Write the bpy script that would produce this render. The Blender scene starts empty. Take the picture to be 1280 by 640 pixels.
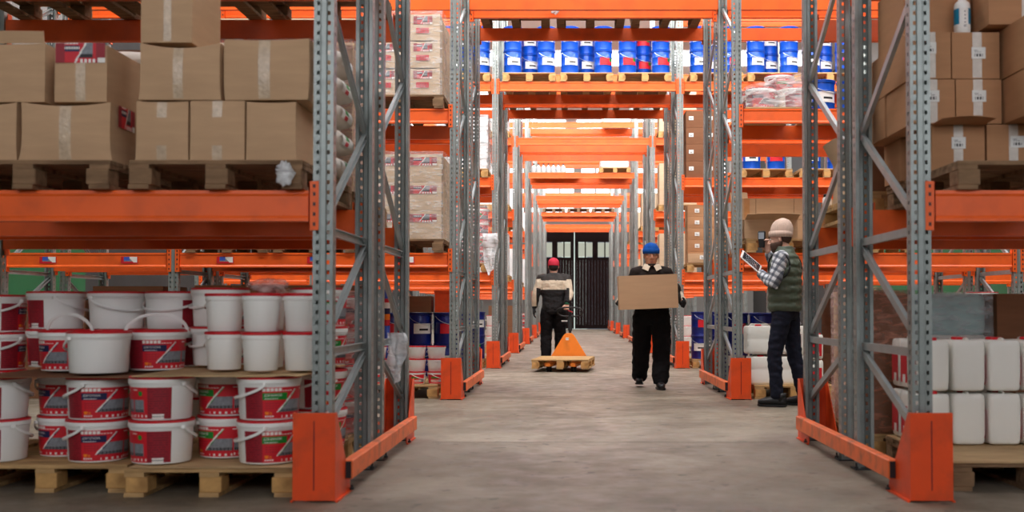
import bpy, bmesh, math, random
from mathutils import Vector, Matrix, noise
random.seed(11)
SC = bpy.context.scene
COL = SC.collection
PI = math.pi
R = math.radians

# ------------------------------------------------------------------ camera
F_PX, CX, HZ, CAM_H = 1330.0, 715.5, 386.5, 0.95
PITCH = R(1.3)
CY = HZ - F_PX*math.tan(PITCH)
cam_d = bpy.data.cameras.new('camera')
cam = bpy.data.objects.new('camera', cam_d); COL.objects.link(cam)
cam.location = (0, 0, CAM_H)
cam.rotation_euler = (PI/2 + PITCH, 0, 0)
cam_d.sensor_width = 36; cam_d.lens = F_PX*36/1280
cam_d.shift_x = -(CX-640)/1280; cam_d.shift_y = (CY-320)/1280
cam_d.clip_start = .05; cam_d.clip_end = 200
cam_d.dof.use_dof = True; cam_d.dof.focus_distance = 13.0; cam_d.dof.aperture_fstop = 2.3
SC.camera = cam

def at(px, py, d):
    v = (CY-py)/F_PX
    t = d/(math.cos(PITCH) - v*math.sin(PITCH))
    return Vector((t*(px-CX)/F_PX, d, CAM_H + t*(math.sin(PITCH)+v*math.cos(PITCH))))
def wx(px, d): return (px-CX)*d/F_PX

# ------------------------------------------------------------------ materials
def lin(c):
    return tuple(((x/255)/12.92 if x/255 <= .04045 else ((x/255+.055)/1.055)**2.4) for x in c)
MATS = {}
def mat(name, rgb, rough=.6, metal=0., var=.12, scale=6., bump=0., bscale=60., spec=.4, stretch=None, dirt=None, sss=0.):
    """principled surface whose colour drifts a little with noise; dirt = (rgb, amount, scale) adds patches"""
    if name in MATS: return MATS[name]
    m = bpy.data.materials.new(name); m.use_nodes = True
    nt = m.node_tree; ns = nt.nodes; lk = nt.links
    b = ns['Principled BSDF']
    b.inputs['Roughness'].default_value = rough; b.inputs['Metallic'].default_value = metal
    b.inputs['Specular IOR Level'].default_value = spec
    c = lin(rgb)
    tc = ns.new('ShaderNodeTexCoord'); src = tc.outputs['Object']
    if stretch:
        mp = ns.new('ShaderNodeMapping'); mp.inputs['Scale'].default_value = stretch
        lk.new(src, mp.inputs['Vector']); src = mp.outputs['Vector']
    n = ns.new('ShaderNodeTexNoise'); n.inputs['Scale'].default_value = scale; n.inputs['Detail'].default_value = 4
    lk.new(src, n.inputs['Vector'])
    rp = ns.new('ShaderNodeValToRGB')
    rp.color_ramp.elements[0].position = .3; rp.color_ramp.elements[1].position = .7
    rp.color_ramp.elements[0].color = tuple(x*(1-var) for x in c)+(1,)
    rp.color_ramp.elements[1].color = tuple(min(1, x*(1+var)) for x in c)+(1,)
    lk.new(n.outputs['Fac'], rp.inputs['Fac'])
    out = rp.outputs['Color']
    if dirt:
        n2 = ns.new('ShaderNodeTexNoise'); n2.inputs['Scale'].default_value = dirt[2]; n2.inputs['Detail'].default_value = 7
        lk.new(src, n2.inputs['Vector'])
        r2 = ns.new('ShaderNodeValToRGB'); r2.color_ramp.elements[0].position = .5; r2.color_ramp.elements[1].position = .72
        r2.color_ramp.elements[0].color = (0,0,0,1); r2.color_ramp.elements[1].color = (dirt[1],)*3+(1,)
        lk.new(n2.outputs['Fac'], r2.inputs['Fac'])
        mx = ns.new('ShaderNodeMixRGB'); mx.inputs[2].default_value = lin(dirt[0])+(1,)
        lk.new(r2.outputs['Color'], mx.inputs[0]); lk.new(out, mx.inputs[1]); out = mx.outputs[0]
    lk.new(out, b.inputs['Base Color'])
    if sss:
        b.inputs['Subsurface Weight'].default_value = sss; b.inputs['Subsurface Radius'].default_value = (.02,.02,.02)
    if bump:
        nb = ns.new('ShaderNodeTexNoise'); nb.inputs['Scale'].default_value = bscale; nb.inputs['Detail'].default_value = 3
        lk.new(src, nb.inputs['Vector'])
        bp = ns.new('ShaderNodeBump'); bp.inputs['Strength'].default_value = bump; bp.inputs['Distance'].default_value = .01
        lk.new(nb.outputs['Fac'], bp.inputs['Height']); lk.new(bp.outputs['Normal'], b.inputs['Normal'])
    MATS[name] = m
    return m
def emit(name, rgb, s):
    if name in MATS: return MATS[name]
    m = bpy.data.materials.new(name); m.use_nodes = True
    nt = m.node_tree; nt.nodes.clear()
    e = nt.nodes.new('ShaderNodeEmission'); o = nt.nodes.new('ShaderNodeOutputMaterial')
    tc = nt.nodes.new('ShaderNodeTexCoord'); n = nt.nodes.new('ShaderNodeTexNoise'); n.inputs['Scale'].default_value = 1.5
    rp = nt.nodes.new('ShaderNodeValToRGB'); c = lin(rgb)
    rp.color_ramp.elements[0].color = tuple(x*.85 for x in c)+(1,); rp.color_ramp.elements[1].color = c+(1,)
    nt.links.new(tc.outputs['Object'], n.inputs['Vector']); nt.links.new(n.outputs['Fac'], rp.inputs['Fac'])
    nt.links.new(rp.outputs['Color'], e.inputs['Color']); e.inputs['Strength'].default_value = s
    nt.links.new(e.outputs[0], o.inputs[0]); MATS[name] = m
    return m
def film(name, rgb, cover, scale=9.):
    """stretch film: see-through between milky creases"""
    if name in MATS: return MATS[name]
    m = bpy.data.materials.new(name); m.use_nodes = True
    nt = m.node_tree; ns = nt.nodes; lk = nt.links
    b = ns['Principled BSDF']; b.inputs['Base Color'].default_value = lin(rgb)+(1,); b.inputs['Roughness'].default_value = .22
    tc = ns.new('ShaderNodeTexCoord'); mp = ns.new('ShaderNodeMapping'); mp.inputs['Scale'].default_value = (1,1,3.2)
    mp.inputs['Rotation'].default_value = (.2,.35,.1)
    lk.new(tc.outputs['Object'], mp.inputs['Vector'])
    n = ns.new('ShaderNodeTexNoise'); n.inputs['Scale'].default_value = scale; n.inputs['Detail'].default_value = 6; n.inputs['Distortion'].default_value = .6
    lk.new(mp.outputs['Vector'], n.inputs['Vector'])
    rp = ns.new('ShaderNodeValToRGB'); rp.color_ramp.elements[0].position = .42; rp.color_ramp.elements[1].position = .68
    rp.color_ramp.elements[0].color = (cover*.55,)*3+(1,); rp.color_ramp.elements[1].color = (min(1, cover*1.7),)*3+(1,)
    lk.new(n.outputs['Fac'], rp.inputs['Fac']); lk.new(rp.outputs['Color'], b.inputs['Alpha'])
    bp = ns.new('ShaderNodeBump'); bp.inputs['Strength'].default_value = .6; bp.inputs['Distance'].default_value = .03
    lk.new(n.outputs['Fac'], bp.inputs['Height']); lk.new(bp.outputs['Normal'], b.inputs['Normal'])
    MATS[name] = m
    return m

ORANGE = mat('orange_rack_paint', (238,97,30), .40, var=.07, scale=3, bump=.03, dirt=((140,60,36), .25, 5), spec=.4)
GUARD = mat('orange_guard_paint', (228,76,24), .42, var=.08, scale=4, bump=.05, dirt=((90,60,45), .35, 7))
RAIL = mat('worn_orange_rail', (232,112,60), .5, var=.12, scale=8, dirt=((110,85,70), .6, 9))
STEEL = mat('grey_rack_steel', (146,153,150), .42, .55, var=.12, scale=5, dirt=((90,95,92), .4, 8))
BRACE = mat('galvanised_brace', (160,168,168), .38, .5, var=.12, scale=7)
BLACK = mat('black_plastic', (18,18,19), .5, var=.1)
DARKSTEEL = mat('dark_steel', (58,62,64), .45, .5)
CARD = mat('brown_cardboard', (192,158,124), .85, var=.06, scale=4, bump=.06, bscale=25, stretch=(1,1,6), spec=.15)
CARD2 = mat('tan_cardboard', (180,134,98), .85, var=.06, scale=4, bump=.06, bscale=25, stretch=(1,1,6), spec=.15)
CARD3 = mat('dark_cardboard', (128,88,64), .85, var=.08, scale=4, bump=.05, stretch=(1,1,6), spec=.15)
CARD4 = mat('pale_cardboard', (206,180,150), .85, var=.05, scale=4, bump=.05, stretch=(1,1,6), spec=.15)
TAPEW = mat('white_packing_tape', (206,196,184), .3, var=.1, scale=25, bump=.2, bscale=60, spec=.5)
FILM3 = film('heavy_stretch_film', (238,236,236), .36, 7)
TAPE = mat('packing_tape', (198,174,146), .25, var=.15, scale=25, bump=.25, bscale=60, spec=.6)
TAPEB = mat('brown_tape', (186,132,76), .3, var=.1, scale=25, spec=.6)
PAPER = mat('white_paper', (232,232,228), .7, var=.04)
INK = mat('black_ink', (40,40,42), .7, var=.05)
GREYINK = mat('grey_ink', (135,135,138), .7, var=.05)
WOOD = mat('pallet_wood', (186,150,104), .85, var=.25, scale=5, bump=.15, bscale=40, stretch=(1,5,5), dirt=((120,92,64), .6, 4), spec=.15)
WOODD = mat('weathered_pallet_wood', (136,108,82), .9, var=.25, scale=5, bump=.15, bscale=40, stretch=(1,5,5), dirt=((70,52,40), .6, 4), spec=.12)
WOODB = mat('pallet_block_wood', (196,152,96), .85, var=.2, scale=14, bump=.1, dirt=((130,90,55), .5, 8), spec=.15)
PLY = mat('plywood_sheet', (196,164,122), .75, var=.12, scale=3, stretch=(1,4,1), dirt=((150,112,78), .4, 5), spec=.2)
WHITEP = mat('white_plastic', (240,240,236), .38, var=.03, scale=3, sss=.0)
REDP = mat('red_lid_plastic', (208,24,36), .4, var=.06)
LRED = mat('label_red', (205,30,44), .45, var=.05)
LDRED = mat('label_dark_red', (150,28,42), .45, var=.05)
LMAR = mat('label_maroon', (112,20,34), .45, var=.05)
LNAVY = mat('label_navy', (24,30,72), .45, var=.05)
LGREEN = mat('label_green', (24,128,44), .45, var=.05)
LORANGE = mat('label_orange', (240,130,20), .45, var=.05)
LGREY = mat('label_grey', (128,132,138), .45, var=.2, scale=60)
LWHITE = mat('label_white', (236,232,226), .45, var=.03)
LTEAL = mat('label_teal', (18,130,168), .4, var=.04)
LBLACK = mat('label_black', (32,30,34), .45, var=.1)
LBLUE = mat('label_blue', (60,90,190), .45, var=.06)
BLUE = mat('blue_drum_paint', (8,78,188), .3, .1, var=.08, scale=3, spec=.6)
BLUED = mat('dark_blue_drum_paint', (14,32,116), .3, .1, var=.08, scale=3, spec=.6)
WIRE = mat('zinc_wire', (190,195,198), .35, .7)
JERRY = mat('milky_plastic', (240,238,230), .35, var=.03, scale=3)
FILM = film('stretch_film', (236,238,240), .22)
FILM2 = film('dense_stretch_film', (232,234,236), .5, 6)
FILMP = film('pink_tinted_film', (232,200,194), .42, 8)

# ------------------------------------------------------------------ mesh collector
class MB:
    def __init__(s): s.v = []; s.f = []; s.m = []
    def add(s, vs, fs, m=0):
        b = len(s.v); s.v.extend(Vector(v) for v in vs)
        for f in fs: s.f.append([b+i for i in f]); s.m.append(m)
    def box(s, x0, x1, y0, y1, z0, z1, m=0):
        s.add([(x0,y0,z0),(x1,y0,z0),(x1,y1,z0),(x0,y1,z0),(x0,y0,z1),(x1,y0,z1),(x1,y1,z1),(x0,y1,z1)],
              [(3,2,1,0),(4,5,6,7),(0,1,5,4),(1,2,6,5),(2,3,7,6),(3,0,4,7)], m)
    def rings(s, rs, m=0, cap0=True, cap1=True, closed=False):
        n = len(rs[0]); b = len(s.v)
        for r in rs: s.v.extend(Vector(p) for p in r)
        k = len(rs)
        for i in range(k if closed else k-1):
            a0 = b+i*n; a1 = b+((i+1) % k)*n
            for j in range(n):
                s.f.append([a0+j, a0+(j+1) % n, a1+(j+1) % n, a1+j]); s.m.append(m)
        if not closed:
            if cap0: s.f.append([b+j for j in reversed(range(n))]); s.m.append(m)
            if cap1: s.f.append([b+(k-1)*n+j for j in range(n)]); s.m.append(m)
    def lathe(s, prof, n=24, m=0, c=(0,0,0), cap0=True, cap1=True):
        s.rings([[(c[0]+r*math.cos(2*PI*j/n), c[1]+r*math.sin(2*PI*j/n), c[2]+z) for j in range(n)] for r, z in prof], m, cap0, cap1)
    def tube(s, pts, rad, n=8, m=0, flat=1., up=None, cap=True):
        """swept round (or flattened) tube; rad a number, a list, or a list of (across, along-up) pairs"""
        pts = [Vector(p) for p in pts]; k = len(pts)
        rl = rad if isinstance(rad, (list, tuple)) else [rad]*k
        prev = Vector(up) if up else None; rs = []
        for i in range(k):
            t = (pts[min(i+1,k-1)]-pts[max(i-1,0)]).normalized()
            if prev is None: prev = Vector((0,0,1)) if abs(t.z) < .9 else Vector((1,0,0))
            u = prev - t*prev.dot(t)
            if u.length < 1e-4: u = t.orthogonal()
            u.normalize(); w = t.cross(u); prev = u
            r = rl[i]; ra, rb = r if isinstance(r, (tuple, list)) else (r, r*flat)
            rs.append([pts[i] + w*ra*math.cos(2*PI*j/n) + u*rb*math.sin(2*PI*j/n) for j in range(n)])
        s.rings(rs, m, cap, cap)
    def bar(s, a, b, w, h, up=(0,0,1), m=0):
        a, b = Vector(a), Vector(b); t = (b-a).normalized(); u = Vector(up); u = (u-t*u.dot(t)).normalized(); q = t.cross(u)
        s.rings([[p+q*w*i+u*h*j for i, j in ((-.5,-.5),(.5,-.5),(.5,.5),(-.5,.5))] for p in (a, b)], m)
    def ball(s, c, rx, ry=None, rz=None, n=12, m=0):
        ry = rx if ry is None else ry; rz = rx if rz is None else rz; c = Vector(c); k = n//2+1
        s.rings([[(c.x+rx*math.cos(2*PI*j/n)*max(math.sin(PI*i/k), .02), c.y+ry*math.sin(2*PI*j/n)*max(math.sin(PI*i/k), .02), c.z-rz*math.cos(PI*i/k)) for j in range(n)] for i in range(k+1)], m)
    def grid(s, fn, nu, nv, mf=None):
        b = len(s.v)
        for j in range(nv+1):
            for i in range(nu+1): s.v.append(Vector(fn(i/nu, j/nv)))
        for j in range(nv):
            for i in range(nu):
                a = b+j*(nu+1)+i
                s.f.append([a, a+1, a+nu+2, a+nu+1]); s.m.append(mf(i, j) if mf else 0)
    def xf(s, M):
        s.v = [M @ v for v in s.v]; return s
    def mesh(s, name, mats, smooth=False, bevel=0., solid=0.):
        me = bpy.data.meshes.new(name)
        me.from_pydata([tuple(v) for v in s.v], [], s.f)
        mats = mats if isinstance(mats, (list, tuple)) else [mats]
        for m in mats: me.materials.append(m)
        if len(mats) > 1: me.polygons.foreach_set('material_index', s.m)
        if bevel or solid:
            bm = bmesh.new(); bm.from_mesh(me)
            if solid:
                bmesh.ops.solidify(bm, geom=bm.faces[:], thickness=solid)
            if bevel:
                ed = [e for e in bm.edges if len(e.link_faces) == 2 and e.calc_face_angle(0) > .6]
                bmesh.ops.bevel(bm, geom=ed, offset=bevel, segments=1, affect='EDGES', profile=.7)
            bm.to_mesh(me); bm.free()
        if smooth:
            me.polygons.foreach_set('use_smooth', [True]*len(me.polygons))
            if smooth != 'all':
                try: me.set_sharp_from_angle(angle=R(42))
                except Exception: pass
        me.update()
        return me
    def build(s, name, mats, parent=None, **k):
        return put(name, s.mesh(name, mats, **k), parent)

KIDS = {}
def put(name, me, parent=None, loc=None, rz=0):
    o = bpy.data.objects.new(name, me); COL.objects.link(o)
    if parent is not None: o.parent = parent; KIDS.setdefault(parent.name, []).append(o)
    if loc is not None: o.location = loc
    if rz: o.rotation_euler.z = rz
    return o
def tag(o, label=None, cat=None, group=None, kind=None):
    if label: o['label'] = label
    if cat: o['category'] = cat
    if group: o['group'] = group
    if kind: o['kind'] = kind
    return o
def empty(name, loc=(0,0,0), rz=0.):
    o = bpy.data.objects.new(name, None); COL.objects.link(o)
    o.location = loc; o.rotation_euler.z = rz; o.empty_display_size = .1
    return o
def kids(o):
    return KIDS.get(o.name, [])
def dup(root, loc, rz=0., label=None, group=None, cat=None, rot=None):
    """a copy of a thing with copies of its parts and sub-parts (mesh data shared)"""
    r = root.copy(); COL.objects.link(r); r.location = loc
    r.rotation_euler = rot if rot else (0, 0, rz)
    tag(r, label, cat, group)
    for ch in kids(root):
        c = ch.copy(); COL.objects.link(c); c.parent = r
        for g in kids(ch):
            d = g.copy(); COL.objects.link(d); d.parent = c
    return r
class Kind:
    """a kind of thing: the first placement uses the thing itself, later ones copy it"""
    def __init__(s, maker): s.maker = maker; s.first = None
    def put(s, loc, rz=0., label=None, group=None, cat=None, rot=None):
        if s.first is None:
            s.first = s.maker(); o = s.first
            o.location = loc; o.rotation_euler = rot if rot else (0, 0, rz); tag(o, label, cat, group); return o
        return dup(s.first, loc, rz, label, group, cat, rot)
ORD = ['zeroth','first','second','third','fourth','fifth','sixth','seventh','eighth','ninth','tenth','eleventh','twelfth']

TXT = {}
def text_geo(st, size, bold=0.):
    """flat outline of a word as (points, faces), left aligned at the origin"""
    key = (st, size)
    if key in TXT: return TXT[key]
    cu = bpy.data.curves.new('word', 'FONT'); cu.body = st; cu.size = size; cu.resolution_u = 2; cu.offset = bold
    o = bpy.data.objects.new('word', cu); COL.objects.link(o)
    dg = bpy.context.evaluated_depsgraph_get(); ev = o.evaluated_get(dg); me = ev.to_mesh()
    g = ([tuple(v.co) for v in me.vertices], [tuple(p.vertices) for p in me.polygons])
    ev.to_mesh_clear(); bpy.data.objects.remove(o); bpy.data.curves.remove(cu)
    TXT[key] = g
    return g

# ------------------------------------------------------------------ person helper: fused surface
def fused(mb, name, m, parent, voxel=.008, smooth=3, disp=None):
    me = mb.mesh('tmp', m)
    o = bpy.data.objects.new('tmp', me); COL.objects.link(o)
    md = o.modifiers.new('r', 'REMESH'); md.mode = 'VOXEL'; md.voxel_size = voxel; md.use_smooth_shade = True
    if smooth:
        s = o.modifiers.new('s', 'SMOOTH'); s.iterations = smooth; s.factor = .5
    dg = bpy.context.evaluated_depsgraph_get(); dg.update()
    out = bpy.data.meshes.new_from_object(o.evaluated_get(dg))
    bpy.data.objects.remove(o)
    out.name = name
    if disp:
        cs = [(v.co.copy(), v.normal.copy()) for v in out.vertices]
        for v, (c, n) in zip(out.vertices, cs): v.co = disp(c, n)
    out.materials.clear(); out.materials.append(m)
    out.polygons.foreach_set('use_smooth', [True]*len(out.polygons))
    return put(name, out, parent)
# ------------------------------------------------------------------ the building
D0, PITCHROW, NROW = 5.3, 5.9, 8
def rowd(n): return D0 + PITCHROW*(n-1)
XL, XR = -1.245, 1.74
LEV = [None, 1.544, 3.07, 4.665, 6.05]
BEAMH = .155
def lev(n, q): return LEV[q] + ({2: -.09, 3: -.04}.get(n, 0) if q == 3 else 0)
WALL_L, WALL_R, BACK, FRONT, CEIL = -7.6, 8.6, 50.6, -5.0, 8.8

def floor_mat():
    m = bpy.data.materials.new('concrete_floor'); m.use_nodes = True
    nt = m.node_tree; ns = nt.nodes; lk = nt.links; b = ns['Principled BSDF']
    tc = ns.new('ShaderNodeTexCoord')
    def nz(scale, det, st=(1,1,1), dist=0.):
        mp = ns.new('ShaderNodeMapping'); mp.inputs['Scale'].default_value = st
        lk.new(tc.outputs['Object'], mp.inputs['Vector'])
        n = ns.new('ShaderNodeTexNoise'); n.inputs['Scale'].default_value = scale; n.inputs['Detail'].default_value = det; n.inputs['Distortion'].default_value = dist
        lk.new(mp.outputs['Vector'], n.inputs['Vector']); return n.outputs['Fac']
    def ramp(f, p0, c0, p1, c1):
        r = ns.new('ShaderNodeValToRGB'); e = r.color_ramp.elements
        e[0].position = p0; e[0].color = c0; e[1].position = p1; e[1].color = c1
        lk.new(f, r.inputs['Fac']); return r.outputs['Color']
    def mixc(kind, fac, a, bb):
        x = ns.new('ShaderNodeMixRGB'); x.blend_type = kind
        if isinstance(fac, float): x.inputs[0].default_value = fac
        else: lk.new(fac, x.inputs[0])
        lk.new(a, x.inputs[1])
        if isinstance(bb, tuple): x.inputs[2].default_value = bb
        else: lk.new(bb, x.inputs[2])
        return x.outputs[0]
    c = ramp(nz(.9, 6), .3, lin((126,115,99))+(1,), .72, lin((152,141,124))+(1,))
    c = mixc('MULTIPLY', .8, c, ramp(nz(1.7, 8, (1,1,1), .6), .32, (.50,.46,.42,1), .62, (1,1,1,1)))
    c = mixc('MULTIPLY', .45, c, ramp(nz(14, 7), .34, (.66,.63,.6,1), .52, (1,1,1,1)))
    spots = ramp(nz(7, 3, (1,1,1)), .63, (0,0,0,1), .69, (.75,.75,.75,1))
    c = mixc('MIX', spots, c, lin((66,57,50))+(1,))
    big = ramp(nz(.55, 5, (1,1,1), .4), .50, (0,0,0,1), .72, (.65,.65,.65,1))
    c = mixc('MIX', big, c, lin((86,74,64))+(1,))
    # straggling cracks
    vo = ns.new('ShaderNodeTexVoronoi'); vo.feature = 'DISTANCE_TO_EDGE'; vo.inputs['Scale'].default_value = .42
    mpw = ns.new('ShaderNodeMapping'); lk.new(tc.outputs['Object'], mpw.inputs['Vector'])
    n3 = ns.new('ShaderNodeTexNoise'); n3.inputs['Scale'].default_value = 2.2; n3.inputs['Detail'].default_value = 5; lk.new(tc.outputs['Object'], n3.inputs['Vector'])
    va = ns.new('ShaderNodeVectorMath'); va.operation = 'SCALE'; va.inputs['Scale'].default_value = .8; lk.new(n3.outputs['Color'], va.inputs[0])
    vb = ns.new('ShaderNodeVectorMath'); vb.operation = 'ADD'; lk.new(mpw.outputs['Vector'], vb.inputs[0]); lk.new(va.outputs[0], vb.inputs[1])
    lk.new(vb.outputs[0], vo.inputs['Vector'])
    ck = ramp(vo.outputs['Distance'], .0, (1,1,1,1), .009, (0,0,0,1))
    gate = ramp(nz(.8, 2), .5, (0,0,0,1), .62, (.6,.6,.6,1))
    c = mixc('MIX', mixc('MULTIPLY', 1.0, ck, gate), c, lin((50,44,38))+(1,))
    lk.new(c, b.inputs['Base Color'])
    rg = ramp(nz(5, 6), .3, (.42,)*3+(1,), .7, (.72,)*3+(1,)); lk.new(rg, b.inputs['Roughness'])
    bp = ns.new('ShaderNodeBump'); bp.inputs['Strength'].default_value = .12; bp.inputs['Distance'].default_value = .01
    lk.new(nz(40, 5), bp.inputs['Height']); lk.new(bp.outputs['Normal'], b.inputs['Normal'])
    return m
def struct(name, mb, m, **k):
    return tag(mb.build(name, m, **k), kind='structure')
mb = MB(); mb.box(WALL_L-.3, WALL_R+.3, FRONT-.3, BACK+.3, -.2, 0); struct('floor', mb, floor_mat())
# long saw-cut joints in the slab, filled darker
JOINT = mat('joint_filler', (70,62,55), .9, var=.25, scale=6)
for k, (y, a, b_) in enumerate(((7.62, -1.0, 1.45), (15.1, -1.1, 1.6), (22, -1.1, 1.6))):
    mb = MB(); pts = [(a+(b_-a)*i/24, y+.012*math.sin(i*1.7+k)+.006*math.sin(i*4.1)) for i in range(25)]
    for (x0, y0), (x1, y1) in zip(pts, pts[1:]):
        w = .006
        mb.add([(x0,y0-w,.0012),(x1,y1-w,.0012),(x1,y1+w,.0012),(x0,y0+w,.0012)], [(0,1,2,3)])
    struct('trim_%d' % (k+1), mb, JOINT)
WALLG = mat('green_painted_wall', (16,84,44), .7, var=.12, scale=.7, dirt=((60,90,66), .3, 1))
WALLW = mat('grey_painted_wall', (120,118,114), .8, var=.05, scale=.6)
CEILM = mat('white_ceiling_sheet', (205,203,200), .8, var=.03, scale=.5)
def two_tone(name, x0, x1, y0, y1):
    mb = MB(); mb.box(x0, x1, y0, y1, 0, 3.2, 0); mb.box(x0, x1, y0, y1, 3.2, CEIL, 1)
    return struct(name, mb, [WALLG, WALLW])
two_tone('wall_left', WALL_L-.2, WALL_L, FRONT, 16.6)
mb = MB(); mb.box(WALL_L-.2, WALL_L, 16.6, BACK, 0, CEIL); struct('wall_left_rear', mb, mat('dark_grey_wall', (44,42,40), .8))
two_tone('wall_right', WALL_R, WALL_R+.2, FRONT, 31)
mb = MB(); mb.box(WALL_R, WALL_R+.2, 31, BACK, 0, CEIL); struct('wall_right_rear', mb, MATS['dark_grey_wall'])
mb = MB(); mb.box(WALL_L, WALL_R, FRONT-.2, FRONT, 0, CEIL); struct('wall_front', mb, mat('dark_front_wall', (58,57,55), .85))
# back wall with an opening for the gate
GX0, GX1, GZ = -1.75, 2.05, 4.7
mb = MB(); mb.box(WALL_L, GX0, BACK, BACK+.3, 0, CEIL); mb.box(GX1, WALL_R, BACK, BACK+.3, 0, CEIL); mb.box(GX0, GX1, BACK, BACK+.3, GZ, CEIL)
struct('wall_back', mb, WALLW)
# roof sheet and its translucent panels
mb = MB(); mb.box(WALL_L-.2, WALL_R+.2, FRONT-.2, BACK+.3, CEIL, CEIL+.15); struct('ceiling', mb, CEILM)
nwin = 0
SKYL = {}
def pane(x0, x1, y0, y1, s):
    global nwin; nwin += 1
    key = round(s, 2)
    m = emit('rooflight_pane_%s' % key, (246,249,255), s)
    mb = MB(); mb.box(x0, x1, y0, y1, CEIL-.03, CEIL-.004); struct('window_%d' % nwin, mb, m)
pane(-.6, 1.1, 3.0, 7.6, 4.0)                # and one along the aisle at the front
for k in range(8):                       # one strip over every cross aisle
    yc = D0+2.5+PITCHROW*k+1.7
    s = 6.0 if k == 0 else (8.0 if k == 1 else (7.0 if k < 7 else 4.0))
    pane(WALL_L+.8, -.3, yc-.95, yc+.95, s); pane(.2, WALL_R-.8, yc-.95, yc+.95, s)
# clerestory glazing high in the back wall
GLZ = emit('clerestory_glass', (248,250,255), 2.4)
for x in (-6.8, -4.4, -2.0, .4, 2.8, 5.2):
    nwin += 1
    mb = MB(); mb.box(x, x+2.1, BACK-.03, BACK-.004, 5.2, 8.3, 0)
    for q in range(4): mb.box(x+q*.7-.03, x+q*.7+.03, BACK-.06, BACK-.03, 5.2, 8.3, 1)
    mb.box(x, x+2.1, BACK-.06, BACK-.03, 6.7, 6.76, 1)
    struct('window_%d' % nwin, mb, [GLZ, WALLW])
# glowing windows added in the unseen front wall to light the rack fronts
for k in range(6):
    nwin += 1; x = -6.9+2.55*k
    mb = MB(); mb.box(x, x+2.2, FRONT+.004, FRONT+.03, 3.1, 6.6, 0)
    for q in range(4): mb.box(x+q*.733-.03, x+q*.733+.03, FRONT+.03, FRONT+.06, 3.1, 6.6, 1)
    struct('window_%d' % nwin, mb, [emit('front_fill_glow', (250,250,255), 4.2), WALLW])
# the dark timber gate
GATE = mat('dark_brown_gate_boards', (36,24,24), .8, var=.06, scale=1.5, spec=.1)
GATEF = mat('dark_gate_frame', (28,19,19), .8, var=.12, spec=.1)
PANEG = emit('old_gate_pane', (206,208,190), .7)
def gate_leaf(n, x0, x1):
    e = empty('door_%d' % n, ((x0+x1)/2, BACK+.1, 0)); tag(e, kind='structure')
    h = (x1-x0)/2
    mb = MB(); nb = 12
    for i in range(nb):
        a = -h+.1+(2*h-.2)*i/nb
        mb.box(a+.002, a+(2*h-.2)/nb-.002, -.02, .03, .03, 3.35)
    mb.build('door_boards', GATE, e)
    mb = MB()
    for a, b in ((-h, -h+.1), (h-.1, h), (-.06, .06)): mb.box(a, b, -.05, .04, .02, GZ-.02) if a != -.06 else mb.box(a, b, -.05, .04, 3.35, GZ-.02)
    for z in ((.02,.2), (3.3,3.42), (GZ-.55,GZ-.02)): mb.box(-h, h, -.045, .035, *z)
    mb.build('door_frame', GATEF, e)
    for sx in (-1, 1):
        a, b = (.06, h-.1) if sx > 0 else (-h+.1, -.06)
        mb = MB(); w = (b-a-.2)/2
        for k in range(2): mb.box(a+.07+k*(w+.06), a+.07+k*(w+.06)+w, -.012, .004, 3.45, GZ-.58)
        mb.build('window_panes', PANEG, e)
        mb = MB(); mb.box(a, a+.07, -.03, .01, 3.42, GZ-.55); mb.box(b-.07, b, -.03, .01, 3.42, GZ-.55); mb.box(a+.07+w, a+.13+w, -.03, .01, 3.42, GZ-.55)
        mb.build('window_sash', GATEF, e)
xm = wx(718, BACK)
gate_leaf(1, GX0, xm-.02); gate_leaf(2, xm+.02, GX1)
# daylight outside, showing as a line between the leaves
nwin += 1
mb = MB(); mb.box(xm-.6, xm+.6, BACK+.29, BACK+.3, 0, GZ); struct('window_%d' % nwin, mb, emit('daylight_behind_gate', (235,250,240), .9))

# ------------------------------------------------------------------ racking
POSTH = 7.3
def post_mesh(h, holes=True):
    mb = MB(); pit = .05; n = int(h/pit)
    def strip(a, b, hole):
        (xa, ya), (xb, yb) = a, b
        if not hole:
            mb.add([(xa,ya,0),(xb,yb,0),(xb,yb,h),(xa,ya,h)], [(0,1,2,3)]); return
        vs = []; zs = [0]
        for i in range(n): zs += [i*pit+.016, i*pit+.036]
        zs.append(h)
        for z in zs: vs += [(xa,ya,z),(xb,yb,z)]
        mb.add(vs, [(2*i,2*i+1,2*i+3,2*i+2) for i in range(len(zs)-1) if i % 2 == 0])
    x = [-.05,-.034,-.020,-.011,.011,.020,.034,.05]; yy = [0,0,0,.005,.005,0,0,0]
    for i in range(7): strip((x[i],yy[i]), (x[i+1],yy[i+1]), holes and i in (1,5))
    for sx in (-1, 1):
        ys = [0, .028, .042, .07]
        for i in range(3):
            a, b = (sx*.05, ys[i]), (sx*.05, ys[i+1])
            strip(*((b, a) if sx < 0 else (a, b)), holes and i == 1)
        strip((sx*.05,.07), (sx*.03,.07), False); strip((sx*.03,.07), (sx*.03,.058), False)
    return mb.mesh('post', STEEL)
def foot_mesh():
    mb = MB(); mb.box(-.07,.07,-.015,.1,0,.008)
    for a in (-.06,.06): mb.lathe([(.012,.008),(.012,.02),(.006,.02),(.006,.04)], 8, c=(a,.085,0))
    return mb.mesh('foot_plate', DARKSTEEL)
POST_ME, FOOT_ME = post_mesh(POSTH), foot_mesh()
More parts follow.
